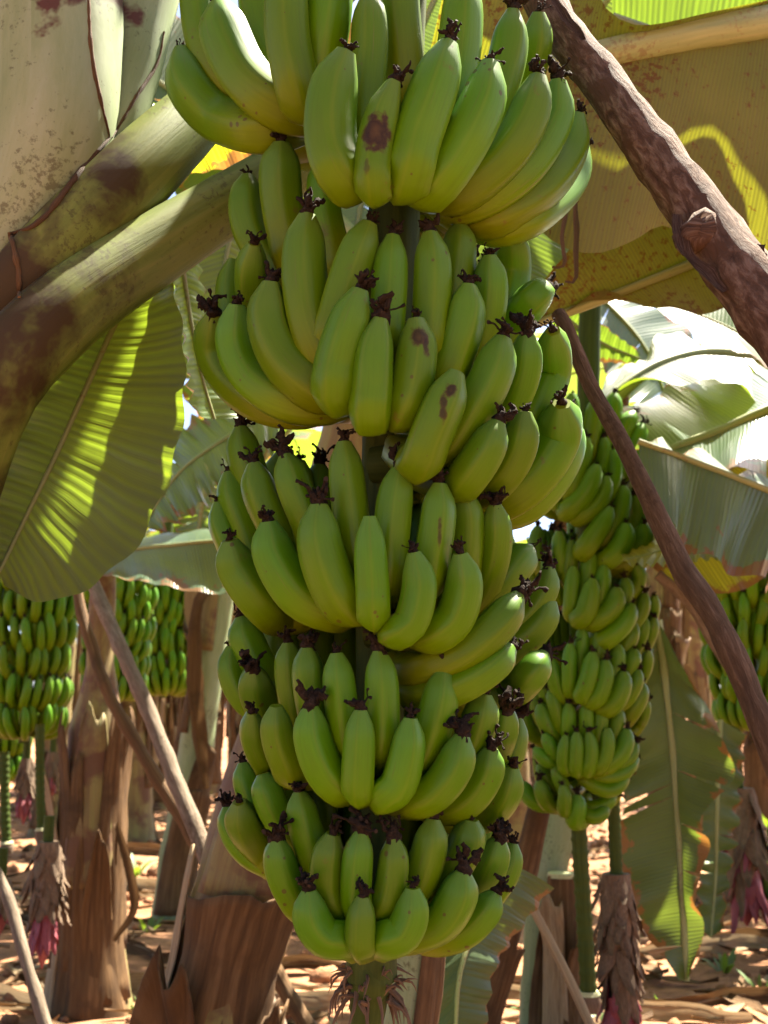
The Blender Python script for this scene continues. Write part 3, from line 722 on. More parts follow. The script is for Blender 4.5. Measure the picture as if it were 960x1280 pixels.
wrap([(560, -200, 1.55), (440, -40, 1.45), (330, 62, 1.36), (240, 140, 1.28), (160, 215, 1.21), (85, 290, 1.165), (20, 360, 1.15), (-60, 470, 1.17)], [22, 24, 25, 27, 38, 52, 58, 58], 'petiole', 'leaf_stalk', cross=trough, ref=Vector((-0.3, 0.1, 1)))
wrap([(700, 30, 1.60), (520, 115, 1.48), (385, 192, 1.38), (280, 250, 1.29), (170, 318, 1.21), (68, 388, 1.14), (-18, 480, 1.10), (-75, 620, 1.12), (-120, 800, 1.14)], [28, 31, 35, 40, 43, 51, 62, 64, 64], 'petiole', 'leaf_stalk', cross=trough, ref=Vector((-0.3, 0.1, 1)))
# dry brown margins along the edges of the leaf bases, lying on their surface
from mathutils.bvhtree import BVHTree
vv = []; ff = []
for o in LP.children:
    b0 = len(vv); vv += [v.co + LP.location for v in o.data.vertices]; ff += [tuple(b0 + i for i in p.vertices) for p in o.data.polygons]
bvh = BVHTree.FromPolygons(vv, ff)
def margin(pl, r, seed):
    fl = crom([Vector((x, y, 0)) for x, y in pl], 26); pts = []
    for q in fl:
        d = (at(q.x, q.y, 1.0) - CAM).normalized(); hit = bvh.ray_cast(CAM, d)
        if hit[0] is not None: pts.append(hit[0])
    mb = MB(LP.location); tube(mb, pts, lambda s: r * (.6 + .5 * math.sin(s * math.pi)), 6, jitter=.6, jf=90)
    mb.build('dry_margin', M['sheath'], LP)
margin([(110, -10), (116, 80), (137, 172)], .0028, 3)
margin([(137, 172), (100, 215), (52, 275), (16, 292)], .0032, 4)
margin([(12, 290), (22, 330), (24, 372)], .0032, 5)
margin([(205, 40), (196, 80), (172, 118), (140, 172)], .0022, 6)
# the leaf hanging from it
leaf_px(LP, 'leaf', [(172, 345, 1.30), (136, 420, 1.29), (104, 492, 1.27), (68, 572, 1.25), (30, 650, 1.23), (-2, 716, 1.20)],
        [(156, 352, 1.26), (84, 432, 1.24), (24, 510, 1.22), (-22, 590, 1.20), (-45, 650, 1.18), (-50, 705, 1.18)],
        [(205, 322, 1.27), (226, 400, 1.22), (231, 480, 1.18), (222, 560, 1.15), (196, 635, 1.14), (150, 705, 1.14), (66, 753, 1.15), (8, 735, 1.18)], 'leaf_w', rib=(0.007, 0.003), nu=60, nv=10, bulge=-0.05, wave=0.004, freq=8)
leaf_px(LP, 'leaf', [(222, 296, 1.55), (238, 400, 1.57), (252, 470, 1.58), (268, 524, 1.60)], [(206, 318, 1.50), (226, 410, 1.5), (236, 480, 1.5), (243, 516, 1.52)], [(246, 310, 1.6), (262, 410, 1.62), (285, 480, 1.66), (318, 527, 1.7)], 'leaf', rib=(0.006, 0.003), nu=40, bulge=0.10)
leaf_px(LP, 'leaf', [(310, 215, 1.72), (282, 320, 1.70), (268, 420, 1.68), (258, 500, 1.68)], [(236, 250, 1.70), (224, 330, 1.68), (228, 420, 1.66), (244, 490, 1.66)], [(390, 240, 1.8), (370, 330, 1.8), (340, 430, 1.78), (290, 505, 1.7)], 'leaf_w', rib=(0.006, 0.003))
leaf_px(LP, 'leaf', [(150, 262, 1.95), (225, 196, 1.95), (300, 150, 1.98), (380, 90, 2.0)], [(170, 215, 1.9), (205, 150, 1.9), (260, 90, 1.95), (360, 50, 2.0)], [(170, 285, 2.0), (232, 222, 2.0), (305, 205, 2.05), (390, 150, 2.1)], 'leaf_y', rib=(0.007, 0.004))
leaf_px(LP, 'leaf', [(120, 60, 2.6), (210, 110, 2.6), (300, 190, 2.6), (350, 300, 2.6)], [(140, -20, 2.7), (250, 30, 2.7), (350, 120, 2.7), (390, 280, 2.65)], [(110, 120, 2.5), (180, 190, 2.5), (250, 270, 2.5), (320, 330, 2.55)], 'leaf_d', rib=(.012, .006), tears=2)
crown = ax[-1]
for i, (az, el, L, W, dr) in enumerate([(0.62, 0.95, 1.9, 0.58, 1.4), (-1.6, 0.7, 1.9, 0.56, 1.5)]):
    gen_leaf(LP, crown, az, el, L, W, dr, 40 + i, 'leaf')

# ---------------------------------------------------------------- the plant to the right whose leaves reach into the picture
RP = empty('banana_plant', (1.42, 2.05, 0.0))
tag(RP, 'banana plant at the upper right whose rust-spotted olive leaf hangs behind the thick prop pole', 'banana plant')
ax = crom([Vector((1.42, 2.05, -.05)), Vector((1.38, 2.03, .7)), Vector((1.30, 2.0, 1.35)), Vector((1.26, 1.98, 1.75))], 24)
stem_tube(RP, ax, lambda s: 0.11 - 0.05 * s, 'stem')
leaf_px(RP, 'leaf', [(1330, -60, 1.80), (1150, -8, 1.62), (960, 24, 1.50), (850, 44, 1.47), (730, 72, 1.46), (600, 108, 1.48), (520, 130, 1.50)],
        [(1330, -190, 1.7), (1120, -45, 1.6), (960, 4, 1.46), (830, 26, 1.42), (765, 18, 1.42), (715, -45, 1.44), (560, -30, 1.46)],
        [(1330, 350, 1.9), (1130, 420, 1.68), (1000, 400, 1.55), (905, 322, 1.50), (835, 281, 1.48), (790, 302, 1.45), (742, 319, 1.43), (694, 306, 1.42), (640, 250, 1.46), (520, 140, 1.5)], 'leaf_o', rib=(0.036, 0.027), nu=60, nv=10, wave=0.006, freq=4, bulge=0.03)
leaf_px(RP, 'leaf', [(1250, 120, 1.95), (1000, 262, 1.80), (870, 325, 1.75), (765, 368, 1.72), (690, 396, 1.72), (640, 415, 1.72)],
        [(1200, 60, 1.9), (990, 150, 1.75), (860, 215, 1.70), (760, 262, 1.66), (700, 325, 1.68), (640, 412, 1.72)],
        [(1230, 250, 1.95), (1010, 352, 1.8), (905, 386, 1.72), (850, 389, 1.69), (795, 377, 1.69), (742, 366, 1.70), (690, 402, 1.72)], 'leaf_o', rib=(0.020, 0.009), nu=50, bulge=-0.05)
leaf_px(RP, 'leaf', [(800, -60, 1.9), (720, 60, 1.9), (660, 200, 1.9), (640, 330, 1.9), (650, 410, 1.92)], [(700, -60, 1.9), (640, 60, 1.9), (580, 200, 1.9), (570, 330, 1.9), (640, 420, 1.92)], [(880, 0, 2.0), (850, 120, 2.0), (790, 260, 1.98), (752, 340, 1.95), (660, 415, 1.92)], 'leaf_b', rib=(0.008, 0.004), bulge=0.05)
OFA = SUNV * 0.55; OFB = SUNV * 0.40  # next two leaves are added sunward, shaped to shade the spotted leaf outside one strip
leaf_px(RP, 'leaf', [(1330, 40, 1.75), (1120, 120, 1.60), (960, 110, 1.50), (840, 90, 1.47), (700, 60, 1.45), (560, 40, 1.45)], [(1330, -200, 1.75), (1120, -100, 1.60), (960, -60, 1.50), (840, -50, 1.47), (700, -60, 1.45), (560, 20, 1.45)],
        [(1330, 480, 1.75), (1130, 430, 1.62), (985, 292, 1.52), (930, 205, 1.49), (880, 172, 1.47), (800, 160, 1.46), (560, 60, 1.45)], 'leaf', rib=(.016, .008), off=OFA, wave=.003)
leaf_px(RP, 'leaf', [(1100, 560, 1.65), (980, 420, 1.55), (880, 320, 1.48), (780, 260, 1.45), (680, 220, 1.45)], [(1100, 520, 1.65), (985, 395, 1.55), (925, 262, 1.49), (895, 204, 1.47), (835, 182, 1.46), (680, 130, 1.45)],
        [(1060, 700, 1.65), (920, 560, 1.55), (800, 460, 1.48), (700, 400, 1.45), (600, 300, 1.45)], 'leaf', rib=(.014, .008), off=OFB, wave=.003)
leaf_px(RP, 'leaf', [(1250, 120, 1.95), (1000, 250, 1.80), (870, 300, 1.75), (765, 330, 1.72), (660, 350, 1.72)], [(1200, -40, 1.9), (990, 60, 1.75), (860, 130, 1.70), (760, 190, 1.66), (660, 330, 1.68)], [(1230, 300, 1.95), (1010, 420, 1.8), (905, 450, 1.72), (795, 440, 1.69), (680, 400, 1.72)], 'leaf', rib=(.014, .008), off=SUNV * .5)  # added leaf, enlarged outline set sunward to shade the lower spotted leaf
leaf_px(RP, 'leaf', [(1100, -60, 2.4), (960, -20, 2.3), (860, 20, 2.25), (760, 60, 2.2), (660, 110, 2.2)], [(1100, -160, 2.4), (960, -120, 2.3), (860, -70, 2.25), (770, -20, 2.2), (660, 100, 2.2)], [(1100, 20, 2.4), (970, 50, 2.3), (880, 90, 2.25), (780, 120, 2.2), (660, 120, 2.2)], 'leaf_b', rib=(.012, .006), tears=2)
leaf_px(RP, 'leaf', [(620, -160, 2.3), (560, -40, 2.3), (500, 100, 2.3), (450, 260, 2.3), (440, 360, 2.3)], [(540, -160, 2.3), (470, -40, 2.3), (410, 100, 2.3), (380, 260, 2.3), (430, 360, 2.3)], [(680, -140, 2.3), (640, -20, 2.3), (590, 120, 2.3), (540, 280, 2.3), (450, 370, 2.3)], 'leaf_b', rib=(.012, .006), tears=3)
top = ax[-1]
for i, (az, el, L, W, dr) in enumerate([(1.0, 0.9, 1.8, 0.6, 1.4), (1.9, 0.7, 1.8, 0.55, 1.5)]):
    gen_leaf(RP, top, az, el, L, W, dr, 60 + i, 'leaf')
# two dry threads hanging from the big leaf
for (x, y0, y1, w, sd) in ((722, 230, 348, 0.0035, 1), (706, 255, 330, 0.003, 2)):
    hanging_strip(RP, px_line([(x + 2, y0, 1.40), (x - 3, (y0 + y1) / 2, 1.39), (x - 2, y1, 1.38), (x - 16, y1 + 4, 1.38)]), w * 2.2, sd, 'sheath', 'dry_thread')

# ---------------------------------------------------------------- plant behind on the right, in the sun
BP = empty('banana_plant', (1.75, 3.6, 0.0))
tag(BP, 'banana plant with sunlit glaring leaves to the right behind the thin prop pole', 'banana plant')
ax = crom([Vector((1.75, 3.6, -.05)), Vector((1.72, 3.58, .7)), Vector((1.64, 3.5, 1.4)), Vector((1.60, 3.45, 1.8))], 24)
stem_tube(BP, ax, lambda s: 0.12 - 0.05 * s, 'stem')
leaf_px(BP, 'leaf', [(1180, 560, 2.5), (1040, 482, 2.3), (960, 436, 2.2), (885, 398, 2.15), (800, 372, 2.1)], [(1170, 500, 2.5), (1040, 436, 2.35), (965, 410, 2.25), (900, 374, 2.2), (810, 366, 2.15)], [(1180, 600, 2.6), (1035, 500, 2.2), (950, 452, 2.05), (895, 425, 2.0), (815, 384, 2.05)], 'leaf', rib=(0.008, 0.003))
leaf_px(BP, 'leaf', [(700, 560, 2.55), (770, 492, 2.55), (822, 455, 2.6), (900, 440, 2.7), (1000, 462, 2.85)], [(735, 500, 2.6), (790, 448, 2.8), (850, 406, 3.0), (930, 405, 3.1), (1010, 430, 3.1)], [(735, 545, 2.5), (795, 484, 2.45), (850, 474, 2.4), (940, 488, 2.4), (1010, 500, 2.6)], 'leaf_w', rib=(0.026, 0.012), nu=44, wave=0.02, freq=3, tears=2)
leaf_px(BP, 'leaf', [(780, 590, 2.4), (838, 562, 2.38), (905, 536, 2.36), (965, 508, 2.36), (1080, 450, 2.5)], [(760, 540, 2.6), (800, 500, 2.7), (870, 468, 2.8), (960, 440, 2.8), (1060, 400, 2.8)], [(800, 600, 2.2), (850, 590, 2.2), (925, 590, 2.1), (985, 585, 2.1), (1080, 540, 2.2)], 'leaf_b', rib=(0.018, 0.022), nu=44, wave=0.015, freq=4, tears=3)
leaf_px(BP, 'leaf', [(798, 551, 2.05), (872, 578, 2.05), (960, 612, 2.05), (1060, 655, 2.1), (1200, 720, 2.3)], [(800, 545, 2.2), (880, 568, 2.3), (968, 600, 2.3), (1065, 645, 2.3), (1200, 710, 2.4)], [(810, 632, 1.98), (868, 690, 1.97), (925, 715, 1.98), (985, 742, 2.0), (1120, 800, 2.2)], 'leaf_b', rib=(0.008, 0.010), nu=56, wave=0.022, freq=7, tears=3)
leaf_px(BP, 'leaf', [(1050, 560, 2.6), (960, 610, 2.5), (890, 660, 2.45), (845, 735, 2.45)], [(1040, 530, 2.7), (930, 560, 2.6), (850, 600, 2.5), (815, 710, 2.45)], [(1060, 640, 2.6), (985, 690, 2.5), (935, 735, 2.45), (860, 745, 2.45)], 'leaf_y', rib=(0.012, 0.004))
leaf_px(BP, 'leaf', [(900, 640, 2.3), (862, 668, 2.25), (820, 690, 2.2), (780, 700, 2.2)], [(905, 625, 2.7), (850, 640, 2.7), (800, 655, 2.6), (775, 690, 2.3)], [(905, 698, 2.1), (870, 700, 2.1), (830, 706, 2.1), (785, 706, 2.15)], 'leaf_w', rib=(0.006, 0.003))
leaf_px(BP, 'leaf', [(690, 380, 2.6), (725, 410, 2.6), (760, 432, 2.6), (800, 448, 2.6)], [(700, 360, 2.6), (735, 388, 2.6), (765, 415, 2.6), (800, 440, 2.6)], [(690, 420, 2.6), (715, 445, 2.6), (750, 452, 2.6), (795, 455, 2.6)], 'leaf', rib=(0.007, 0.003))
leaf_px(BP, 'leaf', [(700, 330, 3.2), (760, 380, 3.1), (810, 440, 3.1), (840, 520, 3.1)], [(720, 300, 3.3), (800, 350, 3.3), (860, 420, 3.3), (870, 520, 3.2)], [(690, 370, 3.0), (730, 420, 3.0), (770, 480, 3.0), (820, 530, 3.0)], 'leaf_b', rib=(0.012, 0.006), tears=4)
for i, (az, el, L, W, dr) in enumerate([(0.9, 0.7, 1.9, 0.6, 1.5), (1.9, 0.7, 1.8, 0.58, 1.6), (-1.25, .45, 1.5, .62, 1.2), (-1.75, .0, 1.45, .66, .7)]):  # last two leaves added to shade the broken hanging leaf
    gen_leaf(BP, ax[-1], az, el, L, W, dr, 80 + i, 'leaf' if i % 2 else 'leaf_b')
# broken leaf hanging to the ground
leaf_px(BP, 'leaf', [(822, 775, 3.05), (836, 880, 3.0), (845, 980, 2.98), (852, 1090, 2.96), (858, 1226, 2.95)],
        [(806, 822, 3.0), (782, 900, 2.98), (777, 1010, 2.96), (788, 1120, 2.94), (840, 1222, 2.94)],
        [(846, 830, 3.02), (886, 885, 2.96), (914, 960, 2.9), (882, 1040, 2.9), (866, 1218, 2.94)], 'leaf_d', rib=(0.013, 0.008), nu=56, nv=8, wave=0.03, freq=4, tears=4, bulge=0.06)
leaf_px(BP, 'leaf', [(900, 900, 3.7), (896, 1000, 3.65), (894, 1090, 3.65), (888, 1172, 3.62)], [(870, 920, 3.7), (864, 1000, 3.65), (872, 1090, 3.6), (872, 1160, 3.6)], [(930, 920, 3.7), (924, 1000, 3.68), (912, 1090, 3.66), (905, 1160, 3.62)], 'leaf_d', rib=(0.010, 0.005), tears=3, wave=0.02)
hanging_strip(BP, px_line([(862, 960, 3.2), (868, 1030, 3.2), (866, 1100, 3.2), (862, 1140, 3.2)]), 0.05, 12, 'sheath')
# ---------------------------------------------------------------- smaller bunches behind
def small_banana(row, seed):
    rnd = random.Random(seed); mb = MB(); e = rnd.uniform(-.008, .008)
    if row == 0: p = [(.160, e, .118), (.166, e, .06), (.145, 0, .010), (.098, 0, -.012), (.03, 0, 0)]
    else: p = [(.122, e, .150), (.128, e, .085), (.112, 0, .035), (.078, 0, .010), (.03, 0, .01)]
    c = crom([Vector(q) for q in p], 13)
    tube(mb, c, lambda s: 0.0192 * prof(s), 10, cross=skin_cross)
    L = sum((b - a).length for a, b in zip(c, c[1:])); mb.uv = [tuple((u, v / L) for u, v in f) for f in mb.uv]
    d = (c[0] - c[1]).normalized()
    for k in range(4):
        q = c[0] + d * .003
        tube(mb, [c[0] - d * .002, q + Vector((rnd.uniform(-.005, .005), rnd.uniform(-.005, .005), .006)), q + d * .010 + Vector((rnd.uniform(-.012, .012), rnd.uniform(-.012, .012), rnd.uniform(0, .012)))], [.0045, .0032, .0015], 5, mi=1)
    return mb.mesh('banana', [M['skin'], M['flower']])
SMALL = [[small_banana(r, 10 * r + i) for i in range(5)] for r in (0, 1)]
def make_bunch(px, ytop, ybot, Y, label, nh, R0, R1, seed, per=8, spread=3.9, face=0.0, stalk_down=0.0, group='banana bunches on the plants behind'):
    rnd = random.Random(seed)
    topz = at(px, ytop, Y).z; botz = at(px, ybot, Y).z; c = at(px, (ytop + ybot) / 2, Y)
    b = empty('banana_bunch', (c.x, Y, botz)); tag(b, label, 'banana bunch', group)
    o = b.location; mb = MB(o)
    tube(mb, crom([Vector((c.x + .12, Y + .25, topz + .52)), Vector((c.x + .05, Y + .12, topz + .50)), Vector((c.x, Y, topz + .25)), Vector((c.x, Y, (topz + botz) / 2)), Vector((c.x, Y, botz - .02))], 24), lambda s: 0.030 - 0.010 * s, 12, jitter=.1, jf=20)
    mb.build('stalk', M['stalk'], b)
    crown_me = None
    for k in range(nh):
        t = k / max(nh - 1, 1); z = topz - .10 + (botz - topz + .12) * t; rs = (R0 + (R1 - R0) * t) / 0.17
        mb = MB((0, 0, 0)); tube(mb, [Vector((math.sin(a), -math.cos(a), 0)) * .034 for a in [(-2 + 4 * i / 10) for i in range(11)]], lambda s: .016, 8)
        h = mb.build('hand', M['stalk'], b); h.location = (0, 0, z - botz); h.rotation_euler = (rnd.uniform(-.13, .13), rnd.uniform(-.13, .13), face + rnd.uniform(-.7, .7))
        for row in (0, 1):
            n = per + (1 if row == 0 else 0)
            for i in range(n):
                a = -math.pi / 2 + ((i + 0.5) / n - 0.5) * spread + (0.5 * spread / n if row else 0) + rnd.uniform(-.05, .05)
                ob = link('banana', SMALL[row][rnd.randint(0, 4)], h)
                s = rs * rnd.uniform(.93, 1.05); ob.location = (0, 0, rnd.uniform(-.008, .008)); ob.scale = (s, s, s * rnd.uniform(.95, 1.08))
                ob.rotation_euler = (rnd.uniform(-.08, .08), rnd.uniform(-.08, .10), a)
    return b
# the second bunch, behind the right side of the big one
Y2 = 2.42
def ax2x(y): return 735.0
B2 = [('a', [(734, 547), (727, 572), (719, 596), (713, 619)], 26, 1), ('a', [(746, 581), (738, 605), (725, 625), (708, 640)], 27, 1.05), ('a', [(758, 595), (754, 618), (741, 636), (722, 648)], 24, 1),
 ('a', [(755, 547), (755, 566), (752, 583), (748, 600)], 20, .85), ('a', [(766, 562), (768, 585), (764, 608), (756, 622)], 21, .9), ('a', [(793, 516), (782, 533), (774, 552), (765, 575)], 23, .85), ('a', [(803, 530), (796, 550), (788, 572), (775, 595)], 23, .95),
 ('al', [(721, 538), (716, 570), (709, 600), (706, 614)], 20, .92), ('al', [(694, 580), (695, 605), (697, 628), (700, 634)], 20, 1), ('al', [(672, 596), (675, 616), (682, 632), (694, 640)], 21, 1), ('al', [(702, 540), (700, 565), (700, 590), (704, 610)], 22, .8), ('a', [(744, 500), (742, 522), (738, 548), (734, 570)], 24, .8), ('al', [(716, 492), (712, 520), (708, 548), (708, 570)], 24, .8), ('a', [(768, 492), (766, 515), (760, 540), (752, 560)], 24, .75), ('al', [(695, 520), (692, 545), (692, 572), (698, 592)], 22, .9), ('a', [(776, 545), (776, 565), (772, 590), (765, 605)], 20, .75),
 ('b', [(763, 634), (754, 653), (739, 675), (728, 690)], 27, 1.02), ('b', [(779, 607), (777, 631), (768, 658), (754, 678)], 25, .9), ('b', [(783, 654), (780, 673), (770, 690), (756, 701)], 28, 1.05), ('b', [(805, 655), (802, 675), (791, 695), (769, 708)], 27, 1), ('b', [(793, 618), (797, 640), (792, 662), (780, 680)], 22, .85), ('b', [(812, 672), (808, 690), (796, 706), (775, 714)], 20, .95),
 ('cl', [(738, 689), (736, 708), (731, 730), (729, 740)], 23, .9), ('c', [(741, 723), (738, 743), (732, 766), (724, 774)], 27, 1.05), ('c', [(755, 706), (753, 725), (749, 747), (746, 758)], 22, .92), ('cl', [(717, 708), (715, 732), (714, 757), (713, 768)], 21, 1.0), ('c', [(771, 734), (769, 752), (758, 767), (741, 777)], 28, 1.04), ('c', [(781, 722), (782, 741), (776, 757), (765, 768)], 22, .9), ('c', [(795, 705), (799, 722), (792, 738), (780, 748)], 20, .9),
 ('cl', [(715, 675), (714, 692), (711, 712), (711, 725)], 21, .85), ('cl', [(699, 664), (699, 682), (701, 702), (704, 718)], 20, .9), ('cl', [(684, 690), (686, 712), (692, 735), (700, 748)], 20, 1), ('c', [(790, 755), (779, 779), (762, 796), (748, 804)], 27, 1.05), ('c', [(806, 741), (803, 762), (793, 778), (778, 788)], 19, .95), ('c', [(818, 744), (817, 762), (809, 782), (795, 796)], 17, 1),
 ('dl', [(729, 783), (726, 808), (724, 836), (724, 846)], 20, .9), ('dl', [(713, 804), (712, 832), (712, 856), (713, 864)], 20, 1.02), ('d', [(747, 790), (748, 808), (746, 828), (744, 840)], 20, .9), ('d', [(741, 815), (737, 841), (730, 864), (727, 870)], 24, 1.05), ('d', [(757, 825), (755, 848), (748, 869), (740, 876)], 25, 1.05), ('d', [(772, 805), (771, 826), (765, 845), (758, 856)], 22, .92), ('d', [(780, 839), (777, 858), (768, 877), (754, 886)], 27, 1.04), ('d', [(793, 778), (788, 795), (780, 810), (770, 822)], 22, .88), ('d', [(806, 771), (803, 788), (797, 804), (786, 818)], 18, .9), ('d', [(818, 772), (814, 790), (806, 808), (792, 822)], 18, 1), ('d', [(793, 811), (790, 826), (784, 842), (774, 854)], 23, .95), ('d', [(798, 837), (794, 855), (785, 872), (770, 882)], 20, 1), ('d', [(810, 812), (809, 828), (803, 844), (790, 858)], 17, 1), ('dl', [(688, 822), (692, 843), (698, 862), (706, 874)], 21, 1), ('dl', [(676, 845), (680, 862), (688, 880), (700, 890)], 18, .9),
 ('el', [(711, 879), (711, 896), (710, 914), (712, 922)], 19, .9), ('e', [(734, 877), (733, 896), (734, 914), (734, 922)], 19, .92), ('e', [(753, 880), (751, 900), (748, 920), (746, 928)], 20, .92), ('e', [(773, 885), (771, 903), (766, 920), (758, 930)], 21, .92), ('e', [(802, 853), (798, 872), (788, 890), (775, 902)], 24, .95), ('e', [(809, 875), (806, 890), (800, 905), (786, 918)], 15, .95), ('el', [(708, 919), (705, 940), (705, 956), (708, 962)], 18, 1.03), ('el', [(721, 915), (721, 940), (720, 958), (721, 964)], 19, 1.05), ('e', [(736, 915), (739, 940), (736, 958), (734, 964)], 19, 1.05), ('e', [(759, 910), (759, 933), (753, 953), (745, 961)], 21, 1.04), ('e', [(784, 911), (779, 935), (764, 953), (745, 964)], 25, 1.04), ('e', [(795, 929), (786, 946), (765, 961), (744, 966)], 20, 1.02), ('e', [(796, 947), (775, 968), (752, 972), (735, 965)], 21, .98), ('e', [(785, 971), (764, 988), (745, 984), (730, 972)], 18, .97),
 ('el', [(688, 862), (694, 883), (699, 902), (706, 914)], 20, .92), ('el', [(675, 880), (682, 903), (691, 918), (703, 926)], 23, .95), ('el', [(652, 884), (658, 908), (670, 920), (690, 926)], 23, 1), ('el', [(680, 917), (687, 931), (695, 942), (706, 946)], 19, 1), ('el', [(668, 935), (679, 947), (691, 953), (706, 952)], 18, 1.02),
 ('fl', [(674, 975), (679, 994), (688, 1006), (702, 1006)], 21, 1.2), ('fl', [(654, 978), (662, 996), (676, 1005), (696, 1002)], 20, 1.2), ('fl', [(674, 955), (681, 970), (691, 984), (704, 990)], 19, 1.05), ('fl', [(693, 958), (699, 972), (705, 985), (712, 992)], 19, 1.1), ('fl', [(703, 981), (706, 996), (705, 1010), (708, 1014)], 18, 1.3), ('f', [(722, 993), (721, 1012), (718, 1023), (720, 1027)], 23, 1.35), ('f', [(769, 994), (753, 1007), (738, 1010), (730, 1006)], 18, 1.1), ('f', [(760, 1010), (746, 1021), (734, 1019), (730, 1014)], 19, 1.2)]
b_2 = empty('banana_bunch', at(735, 1030, Y2)); tag(b_2, 'smaller green banana bunch half hidden behind the right side of the big one', 'banana bunch'); O2 = b_2.location.copy()
mb = MB(O2); tube(mb, crom([at(830, 150, 2.75), at(790, 190, 2.6), at(745, 330, 2.46), at(735, 500, Y2), at(735, 760, Y2), at(735, 1015, Y2)], 30), lambda s: .032 - .012 * s, 12, jitter=.1, jf=20); mb.build('stalk', M['stalk'], b_2)
CY2 = {'a': 625, 'al': 620, 'b': 690, 'c': 770, 'cl': 740, 'd': 862, 'dl': 850, 'e': 945, 'el': 935, 'f': 1008, 'fl': 998}; H2 = {}
for h, y in CY2.items():
    mb = MB(O2); c = at(735, y, Y2); a0, a1 = (-2.2, .4) if h[-1] == 'l' else (-.4, 2.2)
    tube(mb, [c + Vector((math.sin(a0 + (a1 - a0) * i / 10), -math.cos(a0 + (a1 - a0) * i / 10), 0)) * .034 for i in range(11)], lambda s: .017, 8, jitter=.2, jf=40); H2[h] = mb.build('hand', M['stalk'], b_2)
fill_bunch(B2, H2, {'a': 92, 'al': 88, 'b': 92, 'c': 92, 'cl': 88, 'd': 90, 'dl': 84, 'e': 84, 'el': 84, 'f': 52, 'fl': 66}, CY2, ax2x, Y2, O2, seg=12, n=18, k0=1000, wk=1.04, rb=.036, fs=.9)
make_bunch(38, 640, 922, 4.2, 'green banana bunch at the left edge under the striped hanging leaf', 8, .185, .14, 2, per=13, spread=4.6)
make_bunch(938, 690, 915, 4.1, 'green banana bunch at the right edge beyond the thin prop pole', 7, .20, .14, 3, per=13, spread=4.6)
make_bunch(146, 690, 872, 5.6, 'distant banana bunch seen just left of the slanting grey pole', 8, .19, .16, 4, per=13, spread=4.4)
make_bunch(206, 715, 868, 6.2, 'distant banana bunch seen just right of the slanting grey pole', 7, .20, .17, 5, per=13, spread=4.4)
make_bunch(2, 880, 975, 6.0, 'low far banana bunch peeking out below the one at the left edge', 3, .17, .14, 6, per=13, spread=4.4)

# ---------------------------------------------------------------- male flower buds on ringed stalks
def bract_mesh(seed, long=False):
    rnd = random.Random(seed); mb = MB(); rows = []; uvs = []; n = 6; m = 5
    for i in range(n + 1):
        u = i / n; w = (0.0135 + 0.0025 * (seed % 3)) * math.sin(math.pi * (0.20 + 0.75 * u)) ** 0.8; row = []; uv = []
        for j in range(m + 1):
            v = j / m - .5; a = v * 1.9
            row.append(Vector((math.sin(a) * w, 0.003 * u + rnd.uniform(.002, .010) * u * u + w * (math.cos(a) - 1) * .6 + rnd.uniform(-.0022, .0022), -0.075 * u))); uv.append((v, u * .3))
        rows.append(row); uvs.append(uv)
    mb.grid(rows, uvs); return mb.mesh('bract', M['bud' if long else 'bract'])
BRACTS = [bract_mesh(i) for i in range(6)]; RED_BRACTS = [bract_mesh(i + 20, True) for i in range(3)]
def make_bud(px, ystalk, ytop, ytip, Y, label, wpx, seed, red=0.28, rows_=9, cut=True, reds=2, redmid=-1):
    rnd = random.Random(seed); tip = at(px, ytip, Y); tp = at(px, ytop, Y); st = at(px, ystalk, Y)
    b = empty('flower_bud', tip); tag(b, label, 'flower bud', 'spent flower buds hanging below the bunches'); o = Vector(tip)
    Rr = wpx * .5 * Y / FPX; H = tp.z - tip.z
    mb = MB(o); pts = [Vector((tip.x, Y, tp.z - .02 + (st.z - tp.z + .02) * i / 30)) for i in range(31)]
    tube(mb, pts, lambda s: .014 * (1.14 if int(s * 30) % 3 == 0 else 1.0), 12); mb.build('stalk', M['stalk'], b)
    core = MB(o); tube(core, [Vector((tip.x, Y, tip.z + H * (red + (1 - red) * t))) for t in [i / 12 for i in range(0, 13)]], lambda s: Rr * (0.30 + .38 * math.sin(s * 2.4)), 12, jitter=.2, jf=30); core.build('bud_core', M['bract'], b)
    rt = MB(o); tube(rt, [Vector((tip.x, Y, tip.z + H * red * 1.5 * t)) for t in [i / 12 for i in range(13)]], lambda s: Rr * (.03 + .80 * math.sin(min(1, s * 1.05) * 1.7)) * .72, 14, cross=lambda th, s: 1 + .06 * math.cos(th * 3 + s * 3)); rt.build('bud_tip', M['bud'], b)
    for r in range(rows_):
        t = r / (rows_ - 1); z = H * (red * .8 + (1.0 - red * .8) * t) + .045 * (Rr / .05) * (1 - t)
        n = 9
        for i in range(n):
            if rnd.random() < .12: continue
            a = 2 * math.pi * (i + .5 * (r % 2)) / n + rnd.uniform(-.2, .2); rr = Rr * (.45 + .25 * math.sin(t * 2.8))
            ob = link('bract', RED_BRACTS[rnd.randint(0, 2)] if r < reds or (r == redmid) else BRACTS[rnd.randint(0, 5)], b); ob.location = (math.sin(a) * rr, -math.cos(a) * rr, z)
            s = (Rr / .05) * rnd.uniform(.8, 1.15); ob.scale = (s, s, s * rnd.uniform(.65, 1.3)); ob.rotation_euler = (rnd.uniform(-.12, .28), rnd.uniform(-.35, .35), a + math.pi)
    return b
make_bud(778, 990, 1092, 1312, 2.55, 'brown shaggy flower bud with red tip at the lower right, nearest of the buds', 58, 1, rows_=11, red=.2)
make_bud(934, 905, 985, 1158, 4.05, 'pinkish red flower bud hanging below the bunch at the right edge', 62, 2, rows_=10, red=.2, reds=2, redmid=4)
